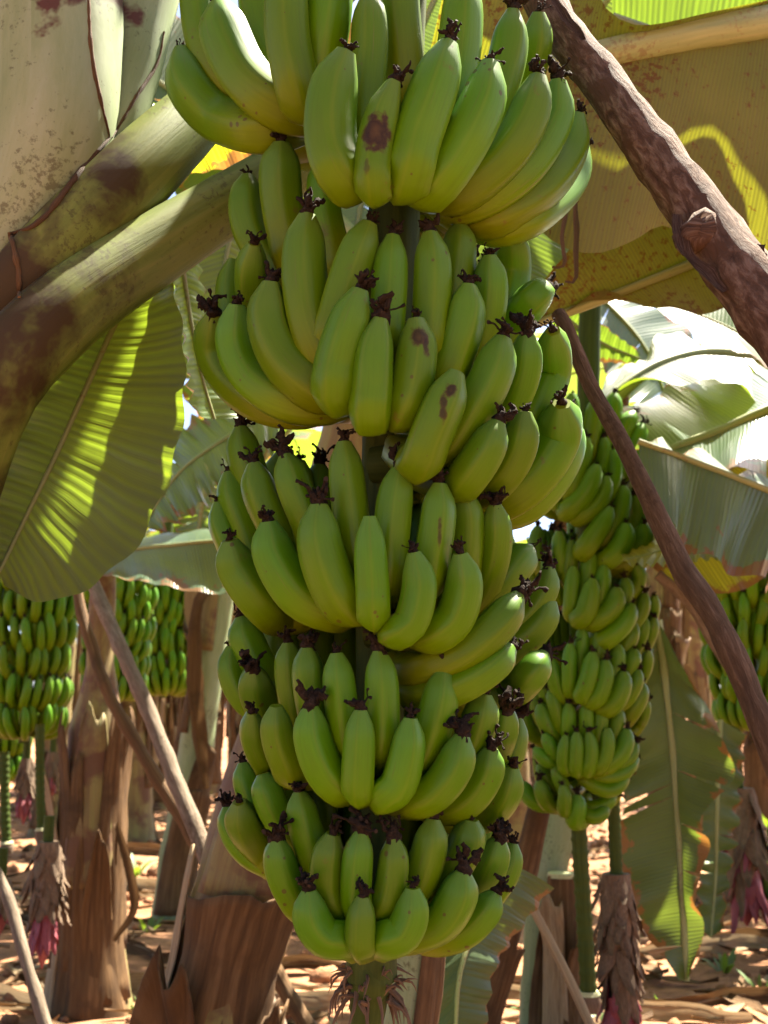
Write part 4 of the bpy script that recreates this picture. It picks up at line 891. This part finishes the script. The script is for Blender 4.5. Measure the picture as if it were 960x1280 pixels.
make_bud(52, 1020, 1052, 1212, 3.0, 'dark shaggy flower bud with crimson point beside the brown stem at lower left', 46, 3, rows_=9, red=.30)
make_bud(29, 915, 948, 1032, 4.3, 'small dark flower bud hanging under the left bunch', 26, 4, rows_=7, red=.3)
make_bud(63, 915, 940, 998, 5.2, 'tiny far flower bud between the left bunch and the brown stem', 20, 5, rows_=6, red=.2)
make_bud(-2, 1060, 1100, 1172, 3.4, 'red bud tip cut off by the left edge of the picture', 40, 6, rows_=6, red=.45)

def ringed_stalk(pl, Y, r, label, cat='stalk', cut=True):
    pts = px_line(pl, Y); o = pts[-1]; b = empty('cut_stalk', o); tag(b, label, cat, 'bare green stalks below the bunches')
    c = crom(pts, 60); mb = MB(o)
    tube(mb, c, lambda s: r * (1.16 if int(s * 59) % 4 == 0 else 1.0), 12); mb.build('stalk', M['stalk'], b)
    mb = MB(o); d = (c[-1] - c[-2]).normalized()
    tube(mb, [c[-1] - d * .004, c[-1] + d * .010, c[-1] + d * .03], [r * 1.3, r * 1.6, r * 1.2], 12, jitter=.2, jf=60); mb.build('withered_end', M['bract'], b)
    mb = MB(o); tube(mb, [c[-1] - d * .012, c[-1] - d * .004], [r * 1.25, r * 1.5], 12); mb.build('cut_collar', M['cut'], b)
ringed_stalk([(722, 1000), (726, 1080), (731, 1160), (736, 1246)], 2.42, .0165, 'bare ringed green stalk below the smaller right-hand bunch')
ringed_stalk([(50, 905), (50, 980), (52, 1040)], 3.05, .012, 'bare green stalk hanging beside the dark flower bud at left')
ringed_stalk([(6, 940), (6, 1000), (8, 1056)], 3.9, .016, 'bare green stalk at the very left edge of the picture')

# ---------------------------------------------------------------- prop poles and sticks
def pole(pl, rads, mat_, name, label, cat, group=None, ext=True, jit=0.25, jf=18, knots=(), wob=.25):
    pts = px_line([p for p in pl]); d = [(p - CAM).length / FPX for p in pts]; rr = [r * k for r, k in zip(rads, d)]
    if ext and pts[-1].z > 0:
        v = pts[-1] - pts[-2]; v.normalize(); t = pts[-1].z / max(-v.z, .05); end = pts[-1] + v * t - Vector((0, 0, .03))
        pts += [pts[-1].lerp(end, .5), end]; rr += [rr[-1] * 1.05, rr[-1] * 1.1]
    b = empty(name, pts[-1]); tag(b, label, cat, group); o = Vector(pts[-1])
    n = 90; c = crom(pts, n); L = [0]
    for a, q in zip(pts, pts[1:]): L.append(L[-1] + (q - a).length)
    def rad(s):
        x = s * L[-1]
        for i in range(len(L) - 1):
            if x <= L[i + 1] + 1e-9: return rr[i] + (rr[i + 1] - rr[i]) * (x - L[i]) / (L[i + 1] - L[i])
        return rr[-1]
    for i in range(n):
        c[i] = c[i] + Vector((mnoise.noise(c[i] * 5), mnoise.noise(c[i] * 5 + Vector((9, 0, 0))), 0)) * rad(i / (n - 1)) * wob
    mb = MB(o); tube(mb, c, rad, 20, jitter=jit, jf=jf); mb.build('shaft', M[mat_], b)
    for (kx, ky, kY, kr) in knots:
        p = at(kx, ky, kY); mb = MB(o); dd = Vector((-.25, -1, .15)).normalized()
        tube(mb, [p + dd * -.02, p + dd * .000, p + dd * .006, p + dd * .004, p - dd * .004], [kr * 1.7, kr * 1.35, kr, kr * .55, kr * .2], 12, jitter=.5, jf=70); mb.build('knot', M[mat_], b)
    return b
P1 = pole([(664, -40, 1.13), (690, 20, 1.11), (760, 112, 1.06), (850, 235, .99), (930, 350, .93), (1015, 458, .87)], [21, 23, 25, 31, 38, 41], 'bark', 'prop_pole', 'thick rough-barked prop pole slanting down to the right edge at top', 'pole', 'poles propping the bunches', jit=.17, jf=55, wob=.10, knots=[(874, 286, .935, .013)])
# loose bark on the thick pole
for k, pl in enumerate([[(846, 268, .95), (852, 305, .935), (875, 335, .925), (905, 365, .91)], [(952, 306, .915), (950, 325, .91), (962, 345, .90)], [(690, -5, 1.075), (706, 20, 1.06), (730, 50, 1.04)]]):
    hanging_strip(P1, px_line(pl), [.016, .012, .010][k], 30 + k, 'bark', 'bark_flake', curl=.9)
pole([(697, 392, 1.36), (708, 412, 1.35), (738, 482, 1.33), (775, 548, 1.30), (812, 622, 1.27), (852, 705, 1.24), (898, 778, 1.20), (932, 855, 1.17), (972, 960, 1.13)], [8.5, 9, 10, 11.5, 12.5, 14, 15, 16, 17], 'bark_s', 'prop_pole', 'thin smooth brown prop pole leaning in front of the right-hand bunch', 'pole', 'poles propping the bunches', jit=.18, jf=25)
pole([(822, 718, 2.3), (860, 752, 2.3), (893, 805, 2.3), (945, 885, 2.3)], [7, 7, 7, 7], 'bark_g', 'prop_stick', 'pale sunlit stick just behind the thin brown prop pole at right', 'stick', jit=.2)
pole([(100, 695, 2.75), (118, 735, 2.7), (150, 808, 2.6), (190, 900, 2.52), (225, 990, 2.45), (255, 1060, 2.4)], [8, 8.5, 9, 9.5, 10, 10], 'bark_g', 'prop_pole', 'slanting grey pole left of the big bunch, under the hanging leaf', 'pole', 'poles propping the bunches', jit=.2, jf=25)
pole([(92, 720, 3.0), (112, 800, 2.95), (135, 865, 2.9), (185, 955, 2.85), (246, 1052, 2.8)], [6, 7, 7, 8, 9], 'sheath', 'dry_leaf_stalk', 'thin reddish dry leaf stalk crossing below the slanting grey pole', 'leaf stalk', jit=.3)
pole([(-18, 1062, 2.5), (10, 1120, 2.45), (28, 1190, 2.4), (58, 1288, 2.35)], [5.5, 6, 6.5, 7], 'bark_g', 'leaning_stick', 'leaning bark stick in the lower left corner', 'stick', jit=.3)
pole([(652, 1108, 2.3), (688, 1176, 2.25), (722, 1246, 2.2)], [5, 5, 5], 'straw', 'leaning_stick', 'pale sunlit stick leaning on the ground right of the big bunch', 'stick', jit=.15)

# ---------------------------------------------------------------- stems standing behind
def stem_plant(base_px, Y, axis_px, r0, r1, label, seed, nsheath=6, material='stem', leaves=5, dry=4, group=None, smin=.05, smax=.8, hgt=1.75, neck=None):
    rnd = random.Random(seed); f = at(base_px, 1000, Y); pl = px_line([p if len(p) > 2 else (p[0], p[1], Y) for p in axis_px])
    b = empty('banana_plant', (pl[0].x, pl[0].y, 0)); tag(b, label, 'banana plant', group)
    if pl[0].z > 0: pl = [Vector((pl[0].x, pl[0].y, -.05))] + pl
    topd = (pl[-1] - pl[-2]).normalized()
    if pl[-1].z < hgt: pl.append(pl[-1] + topd * (hgt - pl[-1].z) / max(topd.z, .4))
    ax = crom(pl, 40); rad = lambda s: (r0 + (r1 - r0) * s) * (1 + .35 * max(0, .12 - s) / .12) * (1 if not neck else 1 - neck[1] * min(1, max(0, (s - neck[0]) / .10)))
    stem_tube(b, ax, rad, material)
    for k in range(nsheath):
        s0 = smin + (smax - smin) * k / nsheath + rnd.uniform(-.02, .02)
        sheath(b, ax, rad, rnd.uniform(-1.4, 1.4), rnd.uniform(1.5, 3.2), s0, min(s0 + rnd.uniform(.12, .30), .97), rnd.uniform(.01, .06), seed * 10 + k, rnd.choice(['sheath', 'sheath', 'sheath', 'stem']))
    tp = ax[-1]
    for k in range(dry):
        a = rnd.uniform(0, 6.28); d = Vector((math.sin(a), -math.cos(a), 0)); s = rnd.uniform(.55, .95); q = ax[int(s * 39)]
        hanging_strip(b, [q + d * .05, q + d * .13 + Vector((0, 0, -.06)), q + d * .15 + Vector((0, 0, -.35)), q + d * .13 + Vector((rnd.uniform(-.05, .05), 0, -rnd.uniform(.55, .95)))], rnd.uniform(.04, .085), seed * 20 + k, rnd.choice(['sheath', 'sheath', 'sheath', 'straw']), curl=1.2)
    for k in range(leaves):
        gen_leaf(b, tp, 6.28 * k / max(leaves, 1) + rnd.uniform(-.3, .3), rnd.uniform(.55, 1.1), rnd.uniform(1.6, 2.1), rnd.uniform(.5, .62), rnd.uniform(1.2, 1.8), seed * 30 + k, rnd.choice(['leaf', 'leaf', 'leaf_b']))
    return b, ax, rad
b1, ax1, rad1 = stem_plant(112, 3.3, [(110, 1262), (112, 1150), (116, 1020), (122, 880), (128, 740)],   .100, .070, 'brown banana stem with peeling dry sheaths at lower left', 11, 0, leaves=3, dry=0, neck=(.46, .52))
for (ph, dp, s0, s1, pe, sd, mt, tp) in [(.15, 1.5, .22, .50, .012, 1, 'stem', .5), (-.75, 1.1, .10, .48, .03, 2, 'sheath', .7), (.85, 1.2, .05, .50, .03, 3, 'sheath', .6), (.45, 1.5, .0, .30, .035, 4, 'sheath', .75), (-.25, .8, .02, .44, .010, 5, 'sheath', .6), (-1.2, 1.2, .0, .40, .05, 6, 'straw', .8), (1.4, 1.0, .12, .50, .03, 7, 'sheath', .7)]:
    sheath(b1, ax1, rad1, ph, dp, s0, s1, pe, 300 + sd, mt, ragged=.05, taper=tp)
hanging_strip(b1, [ax1[12] + Vector((.09, -.09, .02)), ax1[10] + Vector((.13, -.10, 0)), ax1[8] + Vector((.15, -.10, -.02)), ax1[7] + Vector((.10, -.12, -.06))], .03, 77, 'sheath', 'dry_leaf', curl=1.2)
b2, ax2, rad2 = stem_plant(262, 2.2, [(250, 1420), (266, 1285), (296, 1130), (322, 1030), (352, 930), (392, 780), (430, 600)], .105, .060, 'leaning banana stem with split brown sheaths at the bottom, left of the big bunch', 12, 0, leaves=0, dry=0)
gen_leaf(b2, ax2[-1], -1.0, .9, 1.6, .5, 1.5, 501); gen_leaf(b2, ax2[-1], .3, 1.2, 1.5, .5, 1.2, 502)
for (ph, dp, s0, s1, pe, sd, mt, rg, tp) in [(.45, 2.7, .11, .335, .030, 21, 'sheath', .07, .15), (-.62, 1.3, .02, .235, .06, 22, 'sheath', .12, .30), (1.1, 1.7, -.02, .20, .03, 23, 'sheath', .10, .4), (-1.35, .9, .0, .33, .012, 24, 'straw', .06, .5), (.2, 2.0, .30, .62, .02, 25, 'stem', .05, .4), (.25, .9, -.02, .17, .02, 26, 'sheath', .12, .6)]:
    sheath(b2, ax2, rad2, ph, dp, s0, s1, pe, sd, mt, ragged=rg, taper=tp)
b3, _, _ = stem_plant(235, 4.7, [(222, 1080), (236, 1000), (250, 900), (264, 810), (285, 680)], .082, .055, 'slim yellow-green stem with a torn sheath just left of the big bunch', 13, 4, leaves=4, dry=2, material='pseudo')
leaf_px(b3, 'leaf', [(345, 510, 2.9), (280, 548, 2.8), (222, 592, 2.75), (180, 655, 2.75)], [(330, 490, 3.0), (262, 512, 2.9), (205, 556, 2.85), (172, 640, 2.8)], [(350, 560, 2.8), (292, 604, 2.7), (240, 640, 2.68), (192, 664, 2.72)], 'leaf_b', rib=(.010, .005), tears=3, wave=.02)
leaf_px(b3, 'leaf', [(262, 560, 3.4), (256, 610, 3.35), (250, 650, 3.35), (246, 690, 3.35)], [(222, 570, 3.4), (214, 615, 3.35), (216, 655, 3.35), (238, 688, 3.35)], [(305, 570, 3.4), (300, 615, 3.35), (290, 655, 3.35), (256, 690, 3.35)], 'leaf_b', rib=(.010, .005), tears=4, wave=.02)
b5, ax5, rad5 = stem_plant(510, 1.75, [(500, 1480), (506, 1300), (520, 1180), (530, 1000), (540, 800)], .042, .036, 'slender green stem with a dry brown edge right under the big bunch', 15, 0, leaves=0, dry=0, material='pseudo', hgt=1.2)
sheath(b5, ax5, rad5, .75, 1.3, .05, .75, .008, 51, 'sheath'); 
leaf_px(b5, 'leaf', [(640, 1080, 1.95), (600, 1150, 1.9), (575, 1215, 1.86), (568, 1300, 1.85), (560, 1380, 1.85)], [(560, 1120, 1.9), (545, 1160, 1.88), (532, 1215, 1.86), (548, 1290, 1.85), (556, 1380, 1.85)], [(690, 1110, 2.0), (640, 1175, 1.95), (618, 1215, 1.9), (604, 1290, 1.88), (566, 1380, 1.85)], 'leaf_d', rib=(.006, .003), bulge=.08)
b6, ax6, rad6 = stem_plant(640, 2.6, [(565, 1400), (598, 1290), (630, 1180), (656, 1085), (676, 1000), (684, 960)], .036, .026, 'slanting dry brown stem between the big bunch and the lower right bud', 16, 0, leaves=0, dry=0, material='sheath', hgt=.5)
sheath(b6, ax6, rad6, 0.0, 3.0, .05, .55, .015, 61, 'sheath', ragged=.1); sheath(b6, ax6, rad6, -.8, 2.0, .0, .40, .03, 62, 'sheath', ragged=.1)
b7, ax7, rad7 = stem_plant(690, 3.0, [(676, 1210), (684, 1110), (700, 1030), (712, 960), (730, 820)], .05, .034, 'green stem rising behind the cut stump right of the big bunch', 17, 2, leaves=0, dry=2, material='pseudo')
# cut stump
st = empty('cut_stump', (at(701, 1200, 2.9).x, 2.9, 0)); tag(st, 'dry brown cut stump with pale flat top right of the big bunch', 'stump')
axs = [Vector((st.location.x + .01 * t, 2.9, -.03 + (at(700, 1094, 2.9).z + .03) * t)) for t in [i / 12 for i in range(13)]]
stem_tube(st, axs, lambda s: .050 - .012 * s + .02 * max(0, .2 - s), 'sheath', 'trunk'); mb = MB(st.location); tube(mb, [axs[-1] + Vector((0, 0, -.004)), axs[-1] + Vector((0, 0, .006))], [.0385, .037], 16, jitter=.1, jf=60); mb.build('cut_face', M['cut'], st)
sheath(st, axs, lambda s: .050 - .012 * s, .6, 1.6, .1, .8, .04, 71, 'sheath', ragged=.2); sheath(st, axs, lambda s: .050 - .012 * s, -.7, 1.6, .1, .9, .03, 72, 'straw', ragged=.2)
# the leaf lying across behind, left of the bunch
leaf_px(b1, 'leaf', [(60, 640, 3.4), (125, 684, 3.2), (200, 682, 3.05), (280, 676, 3.0), (350, 690, 3.0)], [(70, 620, 3.6), (130, 676, 3.4), (200, 672, 3.3), (280, 664, 3.2), (350, 680, 3.1)], [(60, 690, 3.2), (122, 716, 3.05), (195, 730, 2.95), (275, 742, 2.92), (350, 720, 2.95)], 'leaf_b', rib=(.010, .006), bulge=.08)

# ---------------------------------------------------------------- rows of plants further back (three kinds, copied)
def proto(seed, leaves, dry, nsh):
    return stem_plant(0, 6, [(480, 1100, 6.0), (482, 1000, 6.0), (486, 900, 6.02), (490, 780, 6.04)], .115, .07, 'x', seed, nsh, leaves=leaves, dry=dry, hgt=1.9)[0]
protos = [proto(101, 3, 9, 6), proto(102, 2, 11, 5), proto(103, 3, 10, 7)]
far = [(-2.25, 7.6, 'far banana plant behind the leftmost of the distant bunches'), (-1.55, 7.0, 'far brown stem with dry skirts seen just right of the slanting grey pole'), (-1.0, 8.2, 'far banana plant whose leaves fill the gap left of the big bunch'),
  (-2.9, 5.6, 'banana plant behind the left edge, seen past the striped hanging leaf'), (0.75, 6.6, 'far dry-skirted plant glimpsed between the big bunch and the smaller right one'), (1.5, 6.0, 'brown dry-skirted stem standing behind the broken hanging leaf'),
  (2.35, 5.2, 'banana plant behind the glaring leaves at the right edge'), (-3.6, 8.0, 'faint far plant at the left edge above the left bunch'), (2.6, 7.8, 'far plant behind the pinkish bud at the right edge'), (-1.9, 9.6, 'thin far stem between the two distant bunches and the ground'),
  (-3.2, 10.8, 'farthest plant glimpsed above the distant left bunches'), (-1.5, 8.6, 'far plant with pale skirts behind the slim yellow-green stem'), (-1.3, 10.2, 'far stem touching the left outline of the big bunch'), (-2.75, 10.0, 'far leafy plant in the gap below the striped leaf'),
  (-1.75, 11.2, 'farthest brown stem low beside the left outline of the big bunch'), (3.1, 10.9, 'far plant between the broken hanging leaf and the right bunch'), (1.7, 13.2, 'farthest plant in the gap right of the big bunch'), (-0.9, 11.8, 'farthest leafy plant left of the middle of the big bunch')]
for i, (x, y, lab) in enumerate(far):
    p = protos[i] if i < 3 else copy_tree(protos[i % 3])
    p.location = (x, y, 0); p.rotation_euler = (0, 0, i * 2.3 + (1.4 if i == 5 else 0)); s = .9 + .25 * ((i * 7) % 10) / 10; p.scale = (s, s, s)
    tag(p, lab, 'banana plant', 'banana plants in the far rows')

# ---------------------------------------------------------------- ground litter, weeds
def litter(name, n, box, seed, material, lmin, lmax, wmin, wmax):
    rnd = random.Random(seed); mb = MB()
    for _ in range(n):
        x = rnd.uniform(box[0], box[1]); y = box[2] + (box[3] - box[2]) * rnd.random() ** 1.3; a = rnd.uniform(0, 6.28); L = rnd.uniform(lmin, lmax); w = rnd.uniform(wmin, wmax); t = Vector((math.cos(a), math.sin(a), 0)); s = Vector((-t.y, t.x, 0)); cu = rnd.uniform(-.6, .6); rows = []; uvs = []
        for i in range(5):
            u = i / 4 - .5; ww = w * math.cos(u * 2.6); p = Vector((x, y, 0)) + t * (u * L) + s * (cu * u * u * L)
            p.z = gz(p.x, p.y) + .004 + .012 * rnd.random() + abs(u) * rnd.uniform(0, .04)
            rows.append([p - s * ww + Vector((0, 0, rnd.uniform(0, .018))), p, p + s * ww + Vector((0, 0, rnd.uniform(0, .018)))]); uvs.append([(0, u * L), (.5, u * L), (1, u * L)])
        mb.grid(rows, uvs)
    return tag(mb.build(name, M[material]), kind='stuff')
tag(litter('dry_leaf_litter', 900, (-4.5, 4.5, 2.2, 14), 1, 'straw', .05, .32, .003, .016), 'pale dry leaf scraps strewn over the red soil', 'litter')
tag(litter('brown_leaf_litter', 1500, (-4.5, 4.5, 2.2, 14), 2, 'sheath', .05, .40, .004, .030), 'brown withered leaf scraps strewn over the red soil', 'litter')
def weed(x, y, h, n, seed, label, group='small weeds on the red soil'):
    rnd = random.Random(seed); mb = MB((x, y, gz(x, y)))
    for k in range(n):
        a = rnd.uniform(0, 6.28); l = h * rnd.uniform(.5, 1.1); d = Vector((math.cos(a), math.sin(a), 0)); s = Vector((-d.y, d.x, 0)); w = l * rnd.uniform(.07, .14); rows = []; uvs = []
        o = Vector((x, y, gz(x, y) - .01)) + d * .01; sp = rnd.uniform(.3, 1.0)
        for i in range(6):
            u = i / 5; p = o + d * (sp * l * u) + Vector((0, 0, l * (u - .45 * u * u * sp * 1.4))); ww = w * math.sin(math.pi * (0.1 + .88 * u))
            rows.append([p - s * ww, p + Vector((0, 0, -.15 * ww)), p + s * ww]); uvs.append([(u * .1, -1), (u * .1, 0), (u * .1, 1)])
        mb.grid(rows, uvs)
    o = mb.build('weed', M['weed']); o.location = (x, y, gz(x, y)); return tag(o, label, 'weed', group)
def gpx(px, py):
    d = at(px, py, 1.0) - CAM; t = -CAM.z / d.z; p = CAM + d * t; return p.x, p.y
for i, (px, py, h, n, lab) in enumerate([(745, 1278, .10, 12, 'bright weed at the bottom edge right of the brown bud'), (838, 1258, .09, 10, 'low weed below the broken hanging leaf'), (668, 1262, .10, 14, 'tufted weed at the bottom right of the slanting brown stem'), (905, 1210, .11, 12, 'weed on the bare soil near the lower right corner'), (950, 1240, .10, 10, 'weed in the lower right corner'), (942, 1135, .34, 40, 'sunlit leafy weed clump behind the pinkish bud'), (918, 1120, .34, 36, 'sunlit weed clump between the hanging leaf and the right-hand bud'), (170, 1098, .16, 6, 'thin seedling between the two brown stems at left'), (186, 1165, .10, 8, 'small weed on the soil between the two left stems'), (182, 1262, .10, 6, 'seedling near the bottom left between the brown stems'), (960, 1060, .35, 40, 'tall weed clump at the right edge')]):
    x, y = gpx(px, py); weed(x, y, h, n, 200 + i, lab)

rf = random.Random(77)
for i, (px, py, L, lab) in enumerate([(200, 1240, .55, 'curled dry leaf on the soil between the two brown stems'), (165, 1190, .4, 'pale dry leaf on the ground right of the left brown stem'), (30, 1262, .5, 'dry leaf in the lower left corner'), (20, 1150, .6, 'long dry leaf lying left of the brown stem'), (380, 1262, .5, 'dry leaf at the bottom left of the bunch stalk'), (360, 1215, .6, 'long straw leaf on the ground under the left of the big bunch'), (655, 1255, .45, 'sunlit dry leaf by the foot of the slanting brown stem'), (700, 1235, .5, 'straw leaf lying under the bare ringed stalk'), (830, 1270, .5, 'brown leaf at the bottom right of the shaggy bud'), (905, 1255, .6, 'dark dry leaf in front of the lower right weeds'), (880, 1190, .5, 'dry leaf right of the broken hanging leaf'), (945, 1185, .5, 'dry leaf at the right edge of the soil'), (170, 1120, .6, 'far dry leaf between the left stems'), (190, 1075, .7, 'far straw leaf behind the left stems')]):
    x, y = gpx(px, py); a = rf.uniform(-.6, .6); d = Vector((math.cos(a), math.sin(a), 0))
    b = empty('fallen_leaf', (x, y, gz(x, y))); tag(b, lab, 'dry leaf', 'fallen dry leaves')
    pts = []
    for t in (-.5, -.2, .1, .35, .5):
        q = Vector((x, y, 0)) + d * (t * L) + Vector((-d.y, d.x, 0)) * rf.uniform(-.05, .05); q.z = gz(q.x, q.y) + .012 + rf.uniform(0, .03); pts.append(q)
    hanging_strip(b, pts, rf.uniform(.05, .10), 900 + i, ['straw', 'sheath'][i % 2], 'blade', curl=1.0, nu=18, nv=6)
    mb = MB(b.location); tube(mb, [p + Vector((0, 0, .004)) for p in crom(pts, 12)], lambda s: .005 * (1.1 - s), 6); mb.build('midrib', M['straw'], b)
rnd = random.Random(31); mb = MB()
for k in range(1500):
    x = rnd.uniform(-3, 3); y = 2.3 + 6 * rnd.random() ** 1.4; r = rnd.uniform(.006, .03) * (1 if rnd.random() < .9 else 1.8); c = Vector((x, y, gz(x, y) + r * .25)); rows = []
    for i in range(4):
        th = math.pi * (i + .5) / 4; rows.append([c + Vector((math.cos(6.283 * j / 6) * math.sin(th), math.sin(6.283 * j / 6) * math.sin(th), math.cos(th) * .7)) * r * rnd.uniform(.75, 1.25) for j in range(6)])
    mb.grid(rows, [[(0, 0)] * 7] * 4, wrap=True); mb.poly(list(reversed(rows[0])))
o = mb.build('soil_clods', M['soil']); tag(o, 'small clods of red soil scattered over the ground', 'soil', kind='stuff')
